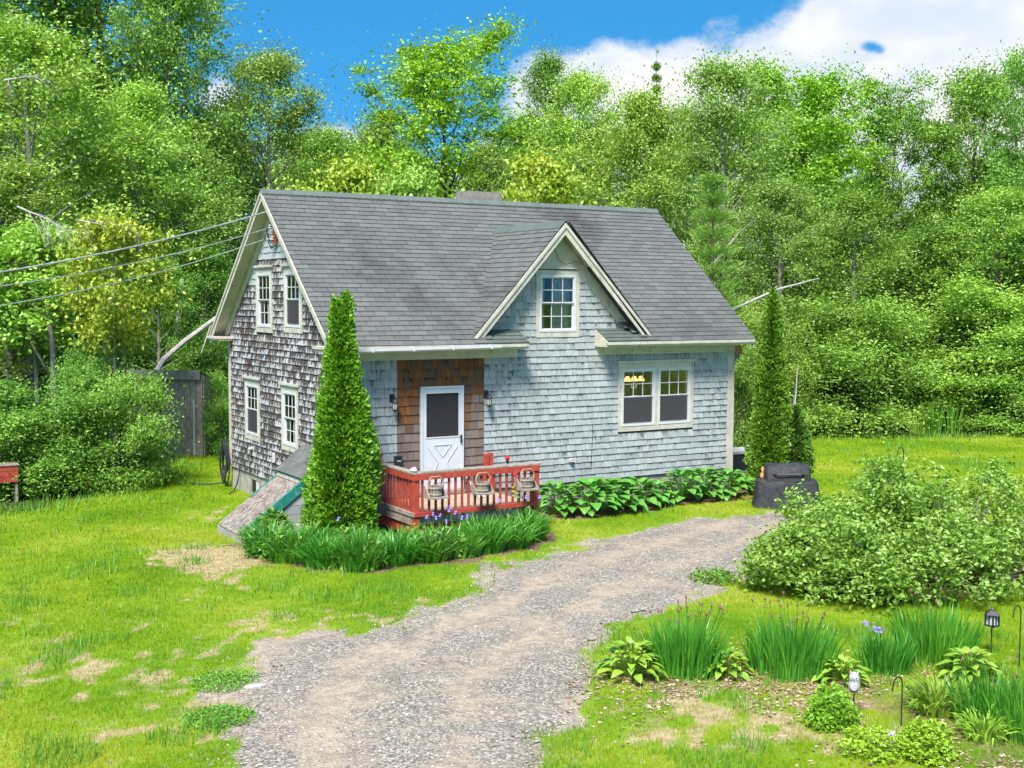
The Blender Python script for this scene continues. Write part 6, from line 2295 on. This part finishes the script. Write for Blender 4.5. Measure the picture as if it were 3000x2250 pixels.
def leafy(x, y, rad, h, n, L, Wd, leaf, label, seed, name='shrub', cat='shrub', group=None, nst=18, up=0.7):
    r = np.random.default_rng(seed)
    zb = float(gz(x, y))
    o = thing(name, (x, y, zb), label, cat, group)
    v = unit(r.normal(size=(n, 3)))
    q = r.random(n) ** 0.33
    v[:, 2] = np.abs(v[:, 2])
    C = v * q[:, None] * np.array([rad, rad, h]) * (0.8 + 0.35 * vnoise(np.arctan2(v[:, 1], v[:, 0]) * 2.5, v[:, 2] * 4, 1.0, seed))[:, None]
    C[:, 2] += 0.02
    V, F = leafquads(C, r, L, Wd, up, -0.2)
    link('leaves', fastmesh('leaves', V, F), M[leaf], o)
    mb = MB()
    for k in range(nst):
        a, e = r.uniform(0, 6.28), r.uniform(0.5, 1.4)
        e1 = np.array([math.cos(a) * math.cos(e) * rad, math.sin(a) * math.cos(e) * rad, math.sin(e) * h]) * 0.85
        mb.tube([(x, y, zb - 0.03), tuple(np.array([x, y, zb]) + e1)], [0.01, 0.003], 4, False)
    mb.build('stems', M['bark_grey'], o)
    return o


p = ground_at(2432, 2120)
leafy(float(p[0]), float(p[1]), 0.30, 0.42, 2600, 0.055, 0.026, 'lf_lime', 'round lime green dwarf shrub beside the owl stake', 201, 'dwarf_shrub')
p = ground_at(2712, 2215)
leafy(float(p[0]), float(p[1]), 0.30, 0.34, 2400, 0.055, 0.026, 'lf_lime', 'lime green dwarf shrub at the bottom edge behind the small owl', 202, 'dwarf_shrub')
for k, (u, v, rd, h, lab) in enumerate(((2560, 2200, 0.40, 0.22, 'loose lime perennial in front of the small owl'), (655, 2000, 0.42, 0.05, 'low clover patch at the driveway edge, lower left'), (640, 2110, 0.40, 0.06, 'bright weed patch beside the driveway near the bottom edge'),
                                       (2090, 1700, 0.45, 0.16, 'low weeds where the driveway meets the big shrub'), (1540, 1585, 0.30, 0.34, 'broad leaved plant at the end of the iris bed'), (800, 1480, 0.38, 0.62, 'pale leafy perennial over the hatch rail'))):
    p = ground_at(u, v)
    if k == 5:
        p = np.array((-1.30, -0.12, 0))
    n_, L_, w_ = (900, 0.09, 0.055) if k == 5 else (1900, 0.026, 0.02) if k in (1, 2) else (700, 0.06, 0.035)
    leafy(float(p[0]), float(p[1]), rd, h, n_, L_, w_, 'lf_weed' if k else 'lf_lime', lab, 210 + k, 'leafy_weed', 'plant', None, 10)
rw = random.Random(31)
ws = []
for k in range(16):
    x, y = rw.choice(spots)[:2]
    ws.append((x + rw.uniform(-0.35, 0.35), y + rw.uniform(-0.3, 0.3)))
ws.sort(key=lambda q: project((q[0], q[1], 0.3))[0])
for k, (x, y) in enumerate(ws):
    leafy(x, y, 0.26, rw.uniform(0.35, 0.62), 150, 0.095, 0.055, 'lf_weed', 'broad pale weed among the irises round the deck, ' + ORD[k] + ' from the left', 230 + k, 'leafy_weed', 'plant', 'weeds among the irises', 8, 0.9)
leafy(3.02, YD - 0.24, 0.20, 0.55, 260, 0.09, 0.06, 'lf_weed', 'leafy vine climbing the end post of the deck under the far basket', 250, 'climbing_vine', 'vine', None, 8)

# the big silvery shrub in the drive's bend
r = np.random.default_rng(300)
o = thing('silvery_shrub', (SHRUB_C[0], SHRUB_C[1], 0), 'big spreading silvery green shrub in the bend of the driveway', 'shrub')
cc = []
mb = MB()
for lx, ly, lr, lh in ((0.0, 0.0, 1.35, 1.62), (-1.8, -0.15, 1.05, 1.10), (-2.5, 0.25, 0.65, 0.75), (1.7, -0.4, 1.3, 1.5), (-0.7, -1.2, 1.05, 1.0), (1.0, -1.45, 1.1, 1.0), (3.0, -1.0, 1.2, 1.35), (0.4, 0.9, 1.1, 1.45), (-1.2, 0.8, 0.95, 1.1), (2.4, -1.9, 1.0, 0.95), (-0.4, 0.1, 0.7, 1.78), (-2.1, -0.8, 0.7, 0.7)):
    for k in range(70):
        a = r.uniform(0, 6.28)
        e = math.asin(r.random() ** 0.8)
        q = r.uniform(0.66, 1.06)
        c = np.array([lx + lr * q * math.cos(a) * math.cos(e), ly + lr * q * math.sin(a) * math.cos(e), 0.12 + lh * q * math.sin(e)])
        cc.append(c)
        if k % 3 == 0:
            b = np.array([SHRUB_C[0] + lx * 0.6, SHRUB_C[1] + ly * 0.6, 0.0])
            e_ = c + np.array([SHRUB_C[0], SHRUB_C[1], 0])
            mb.tube([b, b * 0.4 + e_ * 0.6 + np.array([0, 0, 0.15]), e_], [0.02, 0.012, 0.004], 4, False)
for k in range(30):                       # long shoots above the outline
    c = np.array(cc[r.integers(0, len(cc))])
    for j in range(4):
        cc.append(c + np.array([r.normal() * 0.05, r.normal() * 0.05, 0.09 * j + 0.05]))
cc = np.array(cc)
ci = r.integers(0, len(cc), 60000)
C = cc[ci] + r.normal(size=(60000, 3)) * np.array([0.115, 0.115, 0.07])
C[:, 2] = np.maximum(C[:, 2], 0.04)
V, F = leafquads(C, r, 0.078, 0.05, 1.0, 0.05)
link('leaves', fastmesh('leaves', V, F), M['lf_shrub'], o)
mb.build('stems', M['bark_grey'], o)


# ---- garden ornaments
def hook(x, y, h, label, flip=1):
    pts = [(x, y, -0.1), (x, y, h - 0.12)] + [(x + flip * (0.07 - 0.07 * math.cos(a)), y, h - 0.12 + 0.09 * math.sin(a)) for a in np.linspace(0.2, math.pi, 8)] + [(x + flip * 0.15, y, h - 0.17)]
    tag(MB().tube(pts, 0.008, 5).build('shepherd_hook', M['black']), label, 'hook', 'shepherd hooks')


p = ground_at(2640, 2125)
hook(float(p[0]), float(p[1]), 0.56, 'black shepherd hook in the front bed left of the daylily', -1)
hook(6.9, -7.5, 2.05, 'black shepherd hook sticking out of the big silvery shrub', -1)
p = ground_at(2985, 1960)
hook(float(p[0]), float(p[1]), 0.82, 'black shepherd hook at the right edge beside the lantern', -1)
p = ground_at(2903, 1925)
lx, ly = float(p[0]), float(p[1])
t = thing('stake_lantern', (lx, ly, 0), 'black stake lantern with pale panes at the right edge below the shrub', 'lantern')
MB().tube([(lx, ly, -0.1), (lx, ly, 0.40)], 0.008, 5).build('stake', M['black'], t)
MB().box(lx - 0.05, lx + 0.05, ly - 0.05, ly + 0.05, 0.415, 0.53).build('pane', M['pot'], t)
mb = MB()
for sx_ in (-1, 1):
    for sy_ in (-1, 1):
        mb.box(lx + sx_ * 0.056 - 0.008, lx + sx_ * 0.056 + 0.008, ly + sy_ * 0.056 - 0.008, ly + sy_ * 0.056 + 0.008, 0.40, 0.545)
for sx_ in (-1, 1):
    mb.box(lx + sx_ * 0.056 - 0.006, lx + sx_ * 0.056 + 0.006, ly - 0.006, ly + 0.006, 0.41, 0.54)
    mb.box(lx - 0.006, lx + 0.006, ly + sx_ * 0.056 - 0.006, ly + sx_ * 0.056 + 0.006, 0.41, 0.54)
mb.box(lx - 0.064, lx + 0.064, ly - 0.064, ly + 0.064, 0.395, 0.412)
mb.build('frame', M['black'], t)
mb = MB().lathe([(0.115, 0.0), (0.05, 0.05), (0.02, 0.06), (0.0, 0.08)], (lx, ly, 0.545), 4)
mb.build('roof', M['black'], t)


def owl(x, y, z, s, label, stake):
    t = thing('owl_ornament', (x, y, 0 if stake else z), label, 'ornament')
    prof = [(0.0, 0.0), (0.05, 0.01), (0.075, 0.06), (0.08, 0.11), (0.062, 0.16), (0.068, 0.19), (0.06, 0.23), (0.03, 0.255), (0.0, 0.26)]
    MB().lathe([(r_ * s, q * s) for r_, q in prof], (x, y, z), 12).build('body', M['owl'], t, smooth=True)
    f = Vector((CAM[0] - x, CAM[1] - y, 0)).normalized()
    sd = Vector((-f.y, f.x, 0))
    for k in (-1, 1):
        c = Vector((x, y, z + 0.20 * s)) + f * 0.058 * s + sd * k * 0.026 * s
        m_ = MB().tube([c, c + f * 0.012 * s], 0.022 * s, 9)
        m_.build('eye', M['pot'], t)
        m_ = MB().tube([c + f * 0.0121 * s, c + f * 0.016 * s], 0.010 * s, 8)
        m_.build('pupil', M['black'], t)
        e = Vector((x, y, z + 0.245 * s)) + sd * k * 0.04 * s
        MB().tube([e, e + Vector((0, 0, 0.035 * s)) + sd * k * 0.01 * s], [0.018 * s, 0.002], 5).build('ear', M['owl'], t)
    b = Vector((x, y, z + 0.185 * s)) + f * 0.062 * s
    MB().tube([b, b + f * 0.02 * s - Vector((0, 0, 0.02 * s))], [0.010 * s, 0.002], 5).build('beak', M['black'], t)
    c = Vector((x, y, z + 0.09 * s)) + f * 0.068 * s
    MB().tube([c, c + f * 0.012 * s], [0.05 * s, 0.045 * s], 10).build('breast', M['stone'], t)
    if stake:
        MB().tube([(x, y, -0.08), (x, y, z)], 0.008, 5).build('stake', M['black'], t)


p = ground_at(2500, 2098)
owl(float(p[0]), float(p[1]), 0.26, 0.85, 'grey owl ornament on a thin stake beside the round lime shrub', True)
p = ground_at(2610, 2195)
owl(float(p[0]), float(p[1]), 0.0, 0.72, 'small grey owl standing on the ground near the bottom edge', False)
p = ground_at(748, 2015)
mb = MB().lathe([(0.02, -0.03), (0.14, 0.0), (0.13, 0.03), (0.03, 0.045)], (float(p[0]), float(p[1]), 0.0), 9)
mb.v = [(p[0] + (x - p[0]) * 1.1, p[1] + (y - p[1]) * 0.55, z) for x, y, z in mb.v]
tag(mb.build('flat_stone', M['stone'], smooth=False), 'flat pale stone lying at the left edge of the driveway', 'stone')

# ---- dead wood in the trees
mb = MB()
q0 = np.array([*place(460, 33), 1.0])
pts = [np.array([*place(430, 34.0), 1.9]), np.array([*place(480, 34.4), 2.65]), np.array([*place(540, 34.8), 3.15]), np.array([*place(625, 35.4), 3.75]), np.array([*place(700, 36), 4.3])]
mb.tube(pts, [0.085, 0.08, 0.07, 0.06, 0.04], 7)
mb.tube([np.array([*place(380, 33.8), -0.2]), pts[0]], [0.09, 0.085], 7)
mb.tube([pts[3], np.array([*place(590, 35), 2.8])], [0.03, 0.01], 5)
tag(mb.build('fallen_trunk', M['deadwood']), 'bare fallen trunk leaning over the shed roof towards the eave', 'dead tree')


def deadbranch(root, d, L, seed, rad=0.05, depth=3):
    r = random.Random(seed)
    m_ = MB()

    def grow(p, d, L, rad, k):
        pts = [p]
        n = 5
        for i in range(n):
            d = (d + Vector((r.uniform(-.25, .25), r.uniform(-.25, .25), r.uniform(-.30, .12)))).normalized()
            p = p + d * (L / n)
            pts.append(p)
        m_.tube(pts, [rad * (1 - 0.8 * i / n) for i in range(n + 1)], 5, False)
        if k > 0:
            for i in range(1, n + 1):
                for j in range(2):
                    dd_ = (d + Vector((r.uniform(-1, 1), r.uniform(-1, 1), r.uniform(-1.1, 0.4)))).normalized()
                    grow(pts[i], dd_, L * r.uniform(0.35, 0.6), rad * 0.45 * (1 - 0.1 * i), k - 1)
    grow(Vector(root), Vector(d).normalized(), L, rad, depth)
    return m_


for k, (u, v, dp_, d, L, lab) in enumerate(((50, 605, 30, (0.75, -0.3, -0.35), 1.5, 'grey bare branches drooping at the left edge above the wires'), (220, 645, 30, (0.8, -0.3, 0.10), 1.4, 'grey bare branches beside the bright young maple'), (0, 240, 34, (0.9, -0.2, 0.4), 1.2, 'pale bare branch tips at the left edge high in the birch'))):
    dv = FW + RT * (u - 1500) / FPX - UP * (v - 1125) / FPX
    p = CAM + dv * dp_
    tag(deadbranch(tuple(p), d, L, 50 + k, 0.028, 2).build('dead_branch', M['deadwood']), lab, 'branch')
for k, (u0, v0, u1, v1, dp_, rad, lab) in enumerate(((2150, 905, 2400, 815, 37, 0.05, 'pale fallen stem slanting through the bushes behind the thin cedar'), (2110, 750, 2215, 640, 40, 0.04, 'dark leaning dead stem in the wood above the roof edge'))):
    a = CAM + (FW + RT * (u0 - 1500) / FPX - UP * (v0 - 1125) / FPX) * dp_
    b = CAM + (FW + RT * (u1 - 1500) / FPX - UP * (v1 - 1125) / FPX) * (dp_ + 1)
    m_ = (a + b) / 2 + np.array([0, 0, 0.12])
    c = a + (a - b) * 0.9
    c[2] = max(0.0, min(c[2], a[2] - 1.2))
    mb = MB().tube([c, a, m_, b], [rad * 1.2, rad, rad * 0.8, rad * 0.3], 6)
    tag(mb.build('dead_sapling', M['deadwood'] if k == 0 else M['bark_grey']), lab, 'dead tree')
# slender bare trunks of the left wood
for k, (u, dp_, h, rad, lean, mt, lab) in enumerate(((165, 33, 4.3, 0.10, -0.2, 'bark_pale', 'pale bare trunk above the wide bush at the left'), (362, 32.5, 4.0, 0.07, -0.05, 'bark_grey', 'straight slim trunk left of the shed'), (330, 35, 4.4, 0.12, -0.4, 'bark_grey', 'leaning forked trunk behind the slim straight trunk'),
                                                     (236, 36, 4.0, 0.09, -0.3, 'bark_pale', 'pale slanting trunk between the left bushes'), (492, 38, 5.0, 0.13, 0.5, 'bark_pale', 'thick pale trunk behind the shed roof'))):
    x, y = place(u, dp_)
    mb = MB().tube([(x, y, -0.2), (x + lean * 0.3, y, h * 0.35), (x + lean * 0.6 + 0.05, y, h * 0.7), (x + lean, y, h)], [rad * 1.2, rad, rad * 0.8, rad * 0.5], 7)
    mb.tube([(x + lean * 0.45, y, h * 0.5), (x + lean * 0.5 - 0.5, y + 0.2, h * 0.75), (x - 0.7, y + 0.2, h * 0.9)], [rad * 0.5, rad * 0.35, rad * 0.15], 5)
    tag(mb.build('bare_trunk', M[mt], smooth=True), lab, 'trunk')
# reeds by the pond
for k, (u, dp_, lab) in enumerate(((2735, 40.0, 'green cattail reeds in the dark gap behind the back lawn'), (2790, 40.5, 'second tuft of cattail reeds, nearer the crooked trunk'), (2690, 40.2, 'straw coloured reed tuft beside the dark gap'))):
    x, y = place(u, dp_)
    iris(x, y, 0.30, 1.2, 60, lab, 400 + k, 'reeds by the pond', 0, leaf='lf_weed' if k < 2 else 'lf_lily', spread=0.25, wid=0.02, arch=0.2, name='reed_tuft')
